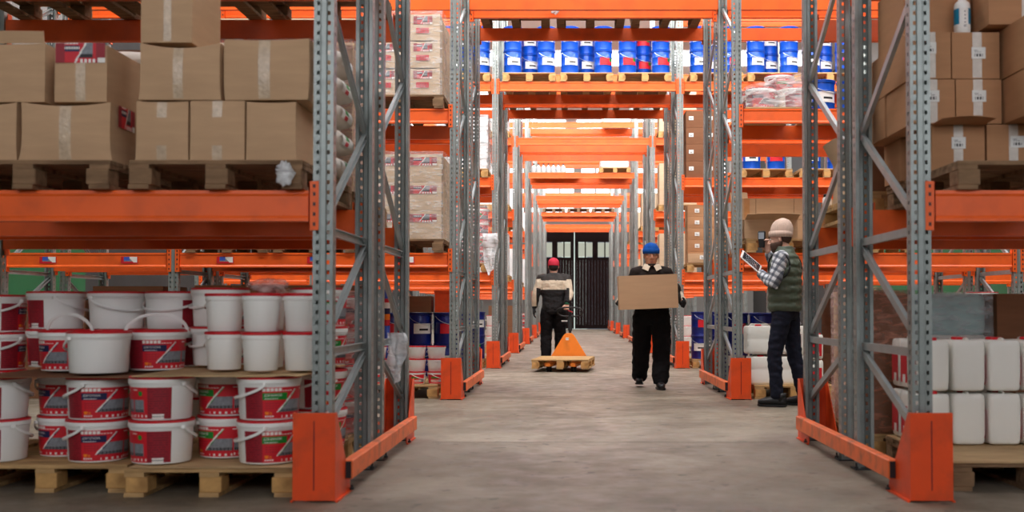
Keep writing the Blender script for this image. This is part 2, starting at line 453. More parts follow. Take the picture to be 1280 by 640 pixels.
def beam_mesh(L):
    """box beam with stepped face: profile in (y,z), top at z=0, face towards -y"""
    pr = [(.002,0),(.05,0),(.05,-BEAMH),(-.004,-BEAMH),(-.004,-BEAMH+.014),(.006,-BEAMH+.028),(.006,-.03),(.001,-.018)]
    mb = MB(); mb.rings([[(x,y,z) for y, z in pr] for x in (0, L)])
    return mb.mesh('beam', ORANGE)
def conn_mesh():
    mb = MB(); mb.box(-.032,.018,-.007,-.002,-.2,.045); mb.box(.012,.018,-.007,.05,-.2,.045)
    o = mb
    for z in (-.17,-.12,-.07,-.02,.02): o.box(-.016,-.004,-.0085,-.0072,z-.009,z+.009,1)
    return o.mesh('beam_connector', [ORANGE, LBLACK])
CONN_ME = conn_mesh()
def sticker_mesh():
    mb = MB(); mb.grid(lambda u, v: (-.09+.18*u, 0, -.035+.07*v), 18, 7,
        lambda i, j: 2 if (i in (0,17) or j == 0) else (0 if i < 3 else (1 if 3 <= j and i < 9 else (3 if i+j > 13 else (0 if j < 2 else 4)))))
    return mb.mesh('price_sticker', [LRED, LBLUE, LRED, PAPER, LGREY])
STICK_ME = sticker_mesh()
BEAM_ME, BRACE_ME = {}, {}
def beam(parent, x0, x1, y, z, flip=False, conn=True, stick=0, name='beam'):
    L = round(x1-x0, 3)
    if L not in BEAM_ME: BEAM_ME[L] = beam_mesh(L)
    o = put(name, BEAM_ME[L], parent, (x1, y, z) if flip else (x0, y, z), PI if flip else 0)
    if conn:
        put('beam_connector', CONN_ME, o, (0,0,0))
        c = put('beam_connector', CONN_ME, o, (L,0,0)); c.scale.x = -1
    for k in range(stick):
        put('price_sticker', STICK_ME, o, (L*(k+.5)/stick+.02, -.0005, -.077))
    return o
def brace(parent, x, ya, za, yb, zb):
    key = (round(yb-ya,3), round(zb-za,3))
    if key not in BRACE_ME:
        mb = MB(); dy, dz = key; t = Vector((0,dy,dz)).normalized(); u = Vector((0,-t.z,t.y)); w = .022; dp = .012
        prof = [(-dp,-w),(dp,-w),(dp,-w+.004),(-dp+.004,-w+.004),(-dp+.004,w-.004),(dp,w-.004),(dp,w),(-dp,w)]
        mb.rings([[p+Vector((a,0,0))+u*b for a, b in prof] for p in (Vector((0,0,0)), Vector((0,dy,dz)))])
        BRACE_ME[key] = mb.mesh('brace', BRACE)
    put('brace', BRACE_ME[key], parent, (x, ya, za))
def frame(e, x, y0, flip, braces):
    """upright frame 1.1 m deep: web outwards front and rear; flip mirrors the lacing"""
    for yy, rz in ((y0, 0), (y0+1.1, PI)):
        p = put('post', POST_ME, e, (x, yy, .008), rz); put('foot_plate', FOOT_ME, p, (0,0,-.008))
    if not braces: return
    a, b = (y0+.045, y0+1.055) if not flip else (y0+1.055, y0+.045)     # a: side of the low nodes
    brace(e, x, a, .73, b, .73); brace(e, x, a, 1.35, b, 1.35)
    brace(e, x, b, .69, a, .32); brace(e, x, b, 1.31, a, .79)
    z = 1.4; lo = True
    while z < 6.6:
        brace(e, x, a if lo else b, z, b if lo else a, z+.58); z += .61; lo = not lo
SIDE = {'left': -1, 'right': 1}
RACKS = {}
def rack(n, side, label, nb):
    s = SIDE[side]; x = XL if s < 0 else XR; y = rowd(n)
    e = empty('pallet_rack', (x, y, 0)); tag(e, label, 'rack', 'double pallet racks along the aisle')
    xs = [0] + [s*v for v in (2.96, 4.78 if s < 0 else 5.9)][:nb]
    for k, xx in enumerate(xs):
        for y0, fl in ((0, False), (1.4, True)):
            frame(e, xx, y0, fl, k == 0 or n == 2)
    for k in range(nb):
        a, b = sorted((xs[k], xs[k+1])); a += .052; b -= .052
        lv = [1,2,3] if n == 1 else ([1,2,3,4] if k == 0 else [1,2,3])
        for q in lv:
            z = lev(n, q)
            for y0, fl in ((0,0),(1.1,1),(1.4,0),(2.5,1)):
                st = 0
                if n == 2 and q == 1 and y0 == 0 and s < 0: st = 3 if b-a > 2.2 else 2
                beam(e, a, b, y0, z, bool(fl), conn=(n <= 4), stick=st)
    RACKS[(n, side)] = e
    return e
W_ROW = ['', 'front', 'second', 'third', 'fourth', 'fifth', 'sixth', 'seventh', 'last']
for n in range(1, NROW+1):
    for side in ('left', 'right'):
        nb = 1 if n in (1,) or n >= 4 else 2
        ends = 'left of the aisle' if side == 'left' else 'right of the aisle'
        what = {(1,'left'): 'grey and orange pallet rack at the front left, carrying cardboard boxes above paint tubs',
                (1,'right'): 'grey and orange pallet rack at the front right, carrying labelled cartons above white jerrycans'}.get((n, side),
                'grey and orange pallet rack in the %s row from the camera, %s' % (W_ROW[n], ends))
        rack(n, side, what, nb)
# beams that bridge the aisle
WHICH = {0: 'front', 1: 'second', 2: 'third', 3: 'rear'}
for n in range(2, NROW+1):
    for q in ([3] if n in (2, 3) else [3, 4]):
        for k, (y0, fl) in enumerate(((0,0),(1.1,1),(1.4,0),(2.5,1))):
            o = beam(None, XL+.052, XR-.052, rowd(n)+y0, lev(n, q), bool(fl), conn=(n <= 4), name='rack_beam')
            tag(o, 'orange %s crossbeam over the aisle in the %s rack row, %s' % (WHICH[k], W_ROW[n], 'lower tier' if q == 3 else 'upper tier'), 'beam', 'crossbeams over the aisle', 'thing')
# end-of-rack guards
def guard_maker(s):
    e = empty('rack_end_guard')
    def g(flip):
        mb = MB(); w = .105; t = .006; cx = s*.025
        mb.box(cx-w, cx+w, -.056, -.05, .01, .44)
        for sx in (-1, 1):
            xa = cx+sx*w; x0, x1 = sorted((xa, xa-sx*t))
            P = [(-.05,.01),(.30,.01),(.30,.05),(-.02,.44),(-.05,.44)]
            mb.rings([[(xx,y,z) for y, z in P] for xx in (x0, x1)])
        for sx in (-1, 1): mb.box(*sorted((cx+sx*w, cx+sx*(w+.012))), -.05, .31, 0, .01)
        mb.box(cx-.0025, cx+.0025, -.058, -.056, .06, .40, 1)
        if flip: mb.xf(Matrix.Translation((0,2.5,0)) @ Matrix.Scale(-1, 4, (0,1,0)))
        return mb
    for fl in (False, True):
        p = g(fl).build('post_guard', [GUARD, LMAR], e)
        m2 = MB(); yb = -.07 if not fl else 2.57
        for sx in (s*.025-.12, s*.025+.12):
            m2.lathe([(.012,.01),(.012,.022),(.006,.022),(.006,.035)], 8, c=(sx, .27 if not fl else 2.23, 0))
        m2.build('anchor_bolt', DARKSTEEL, p)
    a, b = sorted((-s*.05-s*.012, -s*.115))
    mb = MB(); mb.box(a, b, .19, 2.46, .075, .175)
    r = mb.build('guard_rail', RAIL, e, bevel=.006)
    mb = MB(); mb.box(a+.006, b-.006, .186, .19, .082, .168); mb.build('open_end', LBLACK, r)
    return e
GK = {-1: Kind(lambda: guard_maker(-1)), 1: Kind(lambda: guard_maker(1))}
for n in range(1, NROW+1):
    for side, s in SIDE.items():
        GK[s].put((XL if s < 0 else XR, rowd(n), 0), label='orange steel guard with rail at the foot of the %s %s rack' % (W_ROW[n], side), group='rack end guards', cat='guard')
# ------------------------------------------------------------------ goods: kinds
def pallet_maker(dark=False, w=.86, dp=1.2, detail=True):
    W = WOODD if dark else WOOD; WB = WOODD if dark else WOODB
    def mk():
        e = empty('wooden_pallet'); rnd = random.Random(5 if dark else 3)
        mb = MB(); nb = 7; bw = dp/nb
        for i in range(nb):
            j = rnd.uniform(-.006, .006); mb.box(-w/2+j, w/2+j, i*bw+.008, (i+1)*bw-.008, .122, .144)
        mb.build('deck_boards', W, e, bevel=.002)
        mb = MB()
        for x in (-w/2+.05, 0, w/2-.05): mb.box(x-.05, x+.05, .004, dp-.004, .1, .122)
        mb.build('stringer_boards', W, e)
        mb = MB()
        for x in (-w/2+.05, 0, w/2-.05): mb.box(x-.05, x+.05, .0, dp, 0, .022)
        mb.build('bottom_boards', W, e)
        for x in (-w/2+.058, 0, w/2-.058):
            for y in (.065, dp/2, dp-.065):
                mb = MB(); j = rnd.uniform(-.006, .006)
                mb.box(x-.056+j, x+.056+j, y-.062, y+.062, .022, .1); mb.build('pallet_block', WB, e, bevel=.004)
        return e
    return mk
PAL, PALD = Kind(pallet_maker()), Kind(pallet_maker(True))
def ring_se(rx, ry, ex, z, n=28, cx=0, cy=0):
    o = []
    for j in range(n):
        a = 2*PI*(j+.5)/n; c, s = math.cos(a), math.sin(a)
        o.append((cx+rx*math.copysign(abs(c)**(2/ex), c), cy+ry*math.copysign(abs(s)**(2/ex), s), z))
    return o
# -- big paint tub
TUB_R0, TUB_R1, TUB_H = .147, .158, .222
def tub_label(col):
    """wrap-round label: text column | front panel | photo panel | text column with barcode"""
    U = .54; V = .160; nu, nv = 135, 40; rnd = random.Random(2)
    lines = [[rnd.random() < .75 for _ in range(nu)] for _ in range(nv)]
    band = 6 if col == 'green' else 5
    def mf(i, j):
        u, v = (i+.5)/nu*U, (j+.5)/nv*V
        if u < .10: return 2 if (j % 3 == 1 and lines[j][i//2*2] and .012 < u < .09) else 1
        if u < .33:
            x = u-.10
            if .101 < v < .106 and .008 < x < .075: return 9 if i % 3 else band
            st = .185-(.15-v)*.92
            if .03 < v < .148 and abs(x-st) < .0075: return 9 if x < st+.002 else (6 if col == 'green' else 5)
            if .096 < v < .134 and x < min(.13, st): return band
            if v < .096 and v > .03 and x > st+.006: return 3 if .03 < v < .05 and (i*7 % 5) > 1 else 4
            if v > .14 and x < .10: return 0 if (i % 5 == 4 or v > .154) else 9
            if .138 < v < .146 and .07 < x < .16: return 9 if i % 4 else 0
            if v < .018 and .01 < x < .06: return 9 if i % 3 and j in (2, 3) else 0
            if .02 < v < .038 and .01 < x < .05: return 7 if (x-.022)**2+(v-.029)**2 < .00009 or (x > .034 and j % 2) else 0
            if .05 < v < .090 and .015 < x < .09: return 1 if j % 3 == 1 and i % 4 else 0
            if .004 < v < .018 and x > .10: return 9 if (i % 8) < 3 else 0
            return 0
        if u < .42:
            x = u-.33
            if .11 < v < .15: return 6 if (x-.05)**2+(v-.128)**2 < .00018 else (9 if v > .143 and x < .03 else 0)
            if .03 < v < .098 and .008 < x < .07: return 3 if v < .05 and i % 3 else 4
            if v < .02 and i % 6 < 2 and j > 1: return 9
            return 0
        if v < .026 and .445 < u < .505: return 9 if not (.006 < v < .018 and i % 2) else 8
        return 2 if (j % 3 == 1 and lines[j][i//2*2] and u < .525) else 1
    mb = MB()
    def pos(u, v):
        z = .010+v*V; rr = TUB_R0+(TUB_R1-TUB_R0)*z/.19+.0012; a = (u*U-.215)/.155
        return (rr*math.sin(a), -rr*math.cos(a), z)
    mb.grid(pos, nu, nv, mf)
    st, size = ('ДЛЯ ПОТОЛКА', .02) if col == 'blue' else ('ДЛЯ ВАННОЙ', .02)
    g = text_geo(st, size)
    k = .088/max(max(p[0] for p in g[0]), .01)
    vs = []
    for x, y, _ in g[0]:
        p = Vector(pos((.108+x*k)/U, (.114+y*k*1.25)/V)); d = Vector((p.x, p.y, 0)).normalized()*.0012; vs.append(p+d)
    mb.add(vs, g[1], 9)
    return mb.mesh('label', [LRED, LDRED, LMAR, LBLACK, LGREY, LNAVY, LGREEN, LORANGE, INK, LWHITE])
LAB = {}
def tub_maker(col, up=False):
    def mk():
        e = empty('paint_tub')
        mb = MB(); mb.lathe([(TUB_R0-.012,0),(TUB_R0-.003,.002),(TUB_R0,.008),(TUB_R1-.001,.178),(TUB_R1+.005,.180),(TUB_R1+.005,.186),(TUB_R1,.187),(TUB_R1,.19)], 40)
        mb.build('tub_body', WHITEP, e, smooth=True)
        mb = MB(); r = TUB_R1+.006
        mb.lathe([(r-.002,.188),(r+.001,.190),(r+.001,.209),(r-.001,.211)], 40, 0)
        mb.lathe([(r-.001,.209),(r,.211),(r,.219),(r-.004,TUB_H),(r-.014,TUB_H),(r-.018,.214),(.0,.214)], 40, 1)
        mb.build('tub_lid', [WHITEP, REDP], e, smooth=True)
        if col:
            if col not in LAB: LAB[col] = tub_label(col)
            put('label', LAB[col], e)
        mb = MB(); pts = []
        for i in range(25):
            t = i/12-1; a = t*PI/2
            if up: pts.append(((TUB_R1+.013)*math.sin(a), -.02*math.cos(a), .186+.125*math.cos(a)**.8 if abs(t) < 1 else .186))
            else: pts.append(((TUB_R1+.015)*math.sin(a), -(TUB_R1+.015)*math.cos(a), .184-.075*math.cos(a)**.7 if abs(t) < 1 else .184))
        mb.tube(pts, .0045 if not up else .006, 6, flat=1.8)
        for sx in (-1, 1): mb.lathe([(.012,.176),(.014,.186),(.012,.194)], 10, c=(sx*(TUB_R1+.008),0,0))
        h = mb.build('tub_handle', WHITEP, e, smooth=True)
        if not up: h.rotation_euler.z = R(-128)
        return e
    return mk
TUBB, TUBG, TUBW = Kind(tub_maker('blue')), Kind(tub_maker('green')), Kind(tub_maker(None))
TUBU = Kind(tub_maker('blue', True))
# -- smaller white bucket
def pail_maker(r=.1, h=.203, lab=True):
    def mk():
        e = empty('plastic_bucket'); k = r/.1
        mb = MB(); mb.lathe([(.082*k,0),(.086*k,.004),(.096*k,h*.80),(.101*k,h*.81),(.102*k,h*.87),(.099*k,h*.88),(.099*k,h*.93)], 28)
        mb.build('bucket_body', WHITEP, e, smooth=True)
        mb = MB(); mb.lathe([(.100*k,h*.92),(.104*k,h*.93),(.104*k,h*.985),(.1*k,h-.001),(.09*k,h-.001),(.088*k,h-.008),(0,h-.008)], 28)
        mb.build('bucket_lid', REDP, e, smooth=True)
        mb = MB(); mb.tube([(.104*k*math.sin(a), -.104*k*math.cos(a), h*.84-.055*k*math.cos(a)) for a in [R(-90+15*i) for i in range(13)]], .003, 6)
        hh = mb.build('bucket_handle', WHITEP, e, smooth=True); hh.rotation_euler.z = R(60)
        if lab:
            mb = MB()
            mb.grid(lambda u, v: ((.0868+.0095*v)*k*math.sin((u-.5)*2.2), -(.0868+.0095*v)*k*math.cos((u-.5)*2.2), h*(.06+.70*v)), 22, 12,
                    lambda i, j: 2 if 6 < j < 9 and 5 < i < 15 else (1 if (j in (2,4) and 4 < i < 18) else (3 if i > 14 and 1 < j < 6 else 0)))
            mb.build('label', [LRED, LWHITE, LGREEN, LGREY], e)
        return e
    return mk
PAIL = Kind(pail_maker()); PAILS = Kind(pail_maker(.1, .135)); 
# -- blue steel drum
def drum_maker(m, lab):
    def mk():
        e = empty('blue_drum'); r = .148
        mb = MB(); pr = [(r-.006,0),(r,.004),(r,.012),(r-.004,.016)]
        for z in (.13, .26): pr += [(r-.004,z-.010),(r,z),(r-.004,z+.010)]
        pr += [(r-.004,.345),(r+.004,.350),(r+.005,.36),(r,.366)]
        mb.lathe(pr, 32); mb.build('drum_body', m, e, smooth=True)
        mb = MB(); mb.lathe([(r,.364),(r+.007,.366),(r+.008,.374),(r+.002,.38),(r-.012,.38),(r-.016,.372),(0,.372)], 32); mb.build('drum_lid', m, e, smooth=True)
        mb = MB(); mb.grid(lambda u, v: ((r+.001)*math.sin((u-.35)*1.5), -(r+.001)*math.cos((u-.35)*1.5), .13+.12*v), 16, 10,
            lambda i, j: 1 if (lab == 'white' and 2 < j < 5 and 4 < i < 13) else (2 if lab == 'red' and i > 11 and j > 4 else 0))
        mb.build('label', [PAPER if lab == 'white' else LRED, INK, LGREEN], e)
        mb = MB(); mb.tube([((r+.008)*math.sin(a), -(r+.008)*math.cos(a), .335-.10*max(math.cos(a),0)**.8) for a in [R(-90+12*i) for i in range(16)]], .0035, 6)
        hh = mb.build('drum_handle', WIRE, e, smooth=True); hh.rotation_euler.z = R(35)
        return e
    return mk
DRW, DRR = Kind(drum_maker(BLUE, 'white')), Kind(drum_maker(BLUE, 'red'))
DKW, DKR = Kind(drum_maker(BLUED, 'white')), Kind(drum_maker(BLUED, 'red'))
# -- jerrycan
def jerry_maker(w=.168, d=.15, h=.272, lab=True):
    def mk():
        e = empty('jerrycan'); k = h/.272
        def rg(sx, z, ex=7): return ring_se(w/2*sx, d/2*sx, ex, z, 48)
        mb = MB(); mb.rings([rg(.80,0),rg(.91,.005*k),rg(.96,.014*k),rg(.965,.034*k),rg(.985,.05*k),rg(1,.12*k),rg(.99,.128*k),rg(1,.136*k),rg(1,.225*k),rg(.985,.238*k),rg(.95,.250*k),rg(.88,.257*k),rg(.5,.259*k,5)])
        for q in range(-2, 3): pass
        mb.build('can_body', JERRY, e, smooth=True)
        mb = MB(); mb.tube([(0,d*.32,.252*k),(0,d*.28,.262*k),(0,d*.15,.265*k),(0,-d*.02,.264*k),(0,-d*.08,.252*k)], .007*k, 8); mb.build('can_handle', JERRY, e, smooth=True)
        mb = MB(); mb.lathe([(.024*k,.25*k),(.024*k,.256*k),(.026*k,.257*k),(.026*k,.269*k),(.024*k,h)], 16, c=(0,-d*.26,0)); mb.build('can_cap', REDP, e, smooth=True)
        if lab:
            mb = MB(); x = w/2+.001
            mb.grid(lambda u, v: (-x, d*(.36-.72*u), (.03+.15*v)*k), 12, 14, lambda i, j: 1 if (j < 4 and 3 < i < 9) else 0)
            mb.build('label', [LRED, LWHITE], e)
        return e
    return mk
JER = Kind(jerry_maker())
def canister_maker():
    e = empty('canister'); w, d, h = .315, .27, .315
    def rg(sx, z, ex=9): return ring_se(w/2*sx, d/2*sx, ex, z, 40)
    mb = MB(); mb.rings([rg(.92,0),rg(.98,.01),rg(1,.03),rg(1,.15),rg(.985,.16),rg(1,.17),rg(1,.27),rg(.96,.292),rg(.85,.298)]); mb.build('can_body', JERRY, e, smooth=True)
    mb = MB(); mb.lathe([(.036,.296),(.036,.312),(.032,h)], 16, c=(-.03,-d*.3,0)); mb.build('can_cap', REDP, e, smooth=True)
    mb = MB(); mb.tube([(-.1,.03,.296),(-.09,.03,.312),(.09,.03,.312),(.1,.03,.296)], .011, 8); mb.build('can_handle', JERRY, e, smooth=True)
    mb = MB(); y = -d/2-.0012
    mb.grid(lambda u, v: (.075+.032*u, y, .08+.13*v), 4, 16, lambda i, j: 1 if j % 2 and i in (1,2) else 0); mb.build('label', [LWHITE, LDRED], e)
    return e
CAN = Kind(canister_maker)
# -- cartons
def barcode_sticker(w=.075, h=.062):
    mb = MB()
    mb.grid(lambda u, v: (-w/2+w*u, 0, -h/2+h*v), 24, 16,
        lambda i, j: 1 if (3 <= j <= 6 and 5 <= i <= 18 and (i*7 % 5) in (0,1,3)) else (2 if j in (9,) and 4 < i < 17 and i % 4 else (2 if j == 11 and 3 < i < 11 else 0)))
    return mb.mesh('barcode_label', [PAPER, INK, GREYINK])
BAR_ME = barcode_sticker()
def tub_strip(w, h):
    """printed red strip like the labels of the tubs"""
    mb = MB()
    def mf(i, j):
        u, v = i/60, j/16
        if u < .18 or u > .8: return 1 if not (u > .84 and v < .25) else 4
        if abs((u-.5)-(v-.5)*.22) < .018: return 4
        if .55 < v < .85 and u < .48: return 2 if not (.64 < v < .76 and i % 3) else 4
        if v > .2 and u > .5 + (v-.5)*.22 and u < .74: return 3 if v > .4 else 5
        if v < .15 and i % 5 < 3 and u > .45: return 4
        if v > .9 and u < .45 and i % 4: return 4
        return 0
    mb.grid(lambda u, v: (-w/2+w*u, 0, -h/2+h*v), 60, 16, mf)
    return mb.mesh('printed_strip', [LRED, LDRED, LNAVY, LGREY, LWHITE, LBLACK])
def carton(x0, x1, y0, y1, z0, z1, label, group=None, m=None, bulge=.006, sag=0., tape='front', tapem=None, tw=.05, bar=None, strip=None, flaps=(), rz=0., seed=0, seam=True, cat='box', top_open=False, flare=0., name='cardboard_box'):
    """cardboard box in its place; y0 is its front"""
    m = m or CARD
    w, d, h = x1-x0, y1-y0, z1-z0; rnd = random.Random(seed or int(x0*977+z0*131+y0*57) & 0xffff)
    e = empty(name, ((x0+x1)/2, (y0+y1)/2, z0), rz); tag(e, label, cat, group)
    k1, k2 = rnd.uniform(.5, 1.3), rnd.uniform(.3, 1.0)
    n = 8
    def warp(p):
        u, v, t = 2*p[0]/w, 2*p[1]/d, 2*p[2]/h-1
        bx = bulge*k1
        q = Vector(p)
        if flare: q.x *= 1+flare*(max(0, -t)**3-.35*(1-t*t)*abs(v)); q.y -= flare*.12*max(0, -t)**4*abs(u)**2*(1 if v < 0 else -1)*.5
        f = lambda a, b: max(0, 1-a*a)*max(0, 1-b*b)
        if abs(abs(v)-1) < 1e-6: q.y += math.copysign(bx*f(u, t), v)
        if abs(abs(u)-1) < 1e-6: q.x += math.copysign(bx*.8*f(v, t), u)
        if t > 0: q.z -= sag*k2*(t**2)*(1-u*u)*(.4+.6*abs(v))
        return q
    mb = MB()
    g = lambda s_, fix: None
    mb.grid(lambda u, v: warp((w*(u-.5), -d/2, h*v)), n, n); mb.grid(lambda u, v: warp((w*(.5-u), d/2, h*v)), n, n)
    mb.grid(lambda u, v: warp((-w/2, d*(.5-u), h*v)), n, n); mb.grid(lambda u, v: warp((w/2, d*(u-.5), h*v)), n, n)
    mb.grid(lambda u, v: warp((w*(u-.5), d*(.5-v), 0)), n, n)
    if not top_open: mb.grid(lambda u, v: warp((w*(u-.5), d*(v-.5), h)), n, n)
    else:
        t = .005
        mb.grid(lambda u, v: (w*(u-.5)*.97, d/2-t, h*(1-v)), n, n); mb.grid(lambda u, v: (w*(u-.5)*.97, -d/2+t, h*v), n, n)
        mb.grid(lambda u, v: (-w/2+t, d*(u-.5)*.97, h*v), n, n); mb.grid(lambda u, v: (w/2-t, d*(.5-u)*.97, h*v), n, n)
        mb.grid(lambda u, v: (w*(u-.5)*.97, d*(v-.5)*.97, h*.35), 2, 2)
    mb.build('box_body', m, e, smooth=True)
    tm = tapem or TAPE
    if tape:
        mb = MB()
        if tape in ('front', 'cross'):
            cx = w*rnd.uniform(-.03, .03) if tape == 'front' else 0
            mb.grid(lambda u, v: warp((cx+tw*(u-.5), -d/2, h*(.02+.98*v)))+Vector((0, -.0015, 0)), 4, 10)
            if not top_open: mb.grid(lambda u, v: warp((cx+tw*(u-.5), d*(v-.5), h))+Vector((0, 0, .0015)), 4, 10)
        if tape == 'short':
            mb.grid(lambda u, v: warp((tw*(u-.5), -d/2, h*(.72+.28*v)))+Vector((0, -.0015, 0)), 4, 6)
            mb.grid(lambda u, v: warp((tw*(u-.5), -d/2, h*(.0+.25*v)))+Vector((0, -.0015, 0)), 4, 6)
        mb.build('tape', tm, e, smooth=True)
    if bar:
        for bx, bz in bar:
            q = warp((w*bx, -d/2, h*bz)); put('barcode_label', BAR_ME, e, (q.x, q.y-.005, q.z))
    if strip:
        sx, sz, sw, sh, face = strip
        o = put('printed_strip', tub_strip(sw, sh), e)
        if face == 'front':
            q = warp((w*sx, -d/2, h*sz)); o.location = (q.x, -d/2-bulge*k1-.003, q.z)
        else:
            o.location = (w/2+bulge*k1+.003, d*sx, h*sz); o.rotation_euler.z = PI/2
    for side, ang, ln in flaps:
        # hinged along a top edge: ang above the horizontal outwards
        mb = MB(); a = R(ang); t = .004
        L = w if side in ('front', 'back') else d
        P = [(0, 0), (ln*math.cos(a), ln*math.sin(a))]
        nx, nz = -math.sin(a)*t, math.cos(a)*t
        prof = [P[0], P[1], (P[1][0]+nx, P[1][1]+nz), (nx, nz)]
        rs = []
        for i in range(7):
            u = i/6-.5; dr = .012*math.cos(u*PI)
            rs.append([(L*u*.985, -q, z+h+dr*(q/ln if ln else 0)) for q, z in prof])
        mb.rings(rs)
        M = {'front': Matrix.Translation((0,-d/2,0)), 'back': Matrix.Translation((0,d/2,0)) @ Matrix.Rotation(PI, 4, 'Z'),
             'left': Matrix.Translation((-w/2,0,0)) @ Matrix.Rotation(-PI/2, 4, 'Z'), 'right': Matrix.Translation((w/2,0,0)) @ Matrix.Rotation(PI/2, 4, 'Z')}[side]
        mb.xf(M); mb.build('box_flap', m, e)
    return e
# -- film draped round a load: closed skirt and top, rumpled
def wrap(x0, x1, y0, y1, z0, z1, label, group=None, m=None, amp=.012, seed=1, slope=0., n=22, cat='plastic wrap', name='stretch_film', sag=0.):
    m = m or FILM
    mb = MB(); rnd = random.Random(seed); off = Vector((rnd.uniform(0,9), rnd.uniform(0,9), rnd.uniform(0,9)))
    w, d, h = x1-x0, y1-y0, z1-z0
    def nz(p):
        q = Vector(p)
        a = noise.noise(q*5+off)*1.0+noise.noise(Vector((q.x*14, q.y*14, q.z*30))+off)*.5
        return a*amp
    def P(p, nrm):
        q = Vector(p); q += Vector(nrm)*(abs(nz(p))+.002)
        return q
    zt = lambda u: h*(1+slope*(u-.5))
    mb.grid(lambda u, v: P((w*(u-.5), -d/2, zt(u)*v), (0,-1,0)), n, n); mb.grid(lambda u, v: P((w*(.5-u), d/2, zt(1-u)*v), (0,1,0)), n, n)
    mb.grid(lambda u, v: P((-w/2, d*(.5-u), zt(0)*v), (-1,0,0)), n, n); mb.grid(lambda u, v: P((w/2, d*(u-.5), zt(1)*v), (1,0,0)), n, n)
    mb.grid(lambda u, v: P((w*(u-.5), d*(v-.5), zt(u)), (0,0,1)), n, n)
    o = put(name, mb.mesh(name, m, smooth='all'), None, ((x0+x1)/2, (y0+y1)/2, z0))
    return tag(o, label, cat, group)
def crumple(c, r, label, m, seed=1, cat='plastic scrap', name='crumpled_film', sq=(1,1,1)):
    rnd = random.Random(seed); off = Vector((rnd.uniform(0,9),)*3); mb = MB()
    mb.ball((0,0,0), r, n=26)
    mb.v = [Vector((v.x*sq[0], v.y*sq[1], v.z*sq[2]))*(1+.45*noise.noise(v*(2.2/r)+off)+.25*noise.noise(v*(6/r)+off)) for v in mb.v]
    return tag(put(name, mb.mesh(name, m, smooth='all'), None, c), label, cat)
def hanging(c, w, h, label, m, seed, name='hanging_film'):
    """a torn tail of film hanging off a load"""
    off = Vector((seed*1.7, 3, 1)); mb = MB()
    f = lambda s: (lambda u, v: (w*(u-.5)*(1-.55*v**2)+.03*noise.noise(Vector((u*3, v*4, 0))+off), .05*noise.noise(Vector((u*4, v*3, 5))+off)+s, -h*v*(1-.25*abs(u-.3))))
    mb.grid(f(0), 10, 16); mb.grid(f(.004), 10, 16)
    return tag(put(name, mb.mesh(name, m, smooth='all'), None, c), label, 'plastic wrap')
def sack(x0, x1, y0, y1, z0, z1, label, group=None, seed=1, m=None, printed=True):
    """filled bag lying on its side, ends pinched"""
    m = m or mat('white_woven_sack', (222,212,200), .7, var=.06, scale=12, bump=.2, bscale=90)
    e = empty('filled_sack', ((x0+x1)/2, (y0+y1)/2, z0)); tag(e, label, 'sack', group)
    w, d, h = x1-x0, y1-y0, z1-z0; off = Vector((seed*2.3, seed*.7, 1)); mb = MB(); rs = []
    n = 24
    for i in range(15):
        t = i/14*2-1; k = (1-abs(t)**5)*.92+.08
        r = ring_se(w/2*(1-.12*abs(t)**4), h/2*k, 3.2, 0, n)
        rs.append([(p[0]+.012*noise.noise(Vector((p[0]*8, t*3, p[1]*9))+off), d/2*t, h/2+p[1]+.012*noise.noise(Vector((p[0]*7, t*4, 2))+off)) for p in r])
    mb.rings(rs); mb.build('sack_body', m, e, smooth='all')
    if printed:
        mb = MB(); x = w/2+.009
        mb.grid(lambda u, v: (x-.01*abs(2*v-1)**2, d*(-.30+.5*u), h*(.28+.44*v)), 14, 8, lambda i, j: 1 if 3 < i < 9 and j > 3 else (2 if 3 < i < 8 and j < 3 else 0))
        mb.build('printed_panel', [LWHITE, LGREEN, LRED], e)
    return e
# ------------------------------------------------------------------ goods in place
G = .002
Z1, Z2, Z3, Z4 = LEV[1]+G, LEV[2]+G, LEV[3]+G, LEV[4]+G
def Z3r(n): return lev(n, 3)+G
PT = .146                                   # top of a pallet above its base
ONL = {1: 'lowest', 2: 'second', 3: 'third', 4: 'top'}
def block(prefix, x0, x1, cols, y0, dp, z, layers, h, m, group, patch=False, **k):
    w = (x1-x0)/cols
    for L in range(layers):
        for c in range(cols):
            tn = ['bottom'] + ['%s-tier' % ORD[q] for q in range(2, layers)] + ['top']
            lab = '%s %s%s' % (tn[L] if layers > 1 else 'single', ('left ', 'right ')[c] if cols > 1 else '', prefix)
            kk = dict(k)
            if 'strip' in kk and kk['strip']: kk['strip'] = (0, .74, w*.74, .085, 'front') if not patch else (.04, .76, w*.50, .085, 'front')
            bx_ = carton(x0+w*c+.006, x0+w*(c+1)-.006, y0, y0+dp, z+h*L+.001, z+h*(L+1)-.002, lab, group, m=m, **kk)
            if patch:
                pm = MB(); pm.grid(lambda u, v: (w*.03+w*.34*(u-.5), -dp/2-.0075-.001*v, h*(.26+.20*v)), 10, 5, lambda i, j: 1 if j in (1,3) and 1 < i < 8 and i % 2 else 0); pm.build('printed_patch', [LRED, LDRED], bx_)
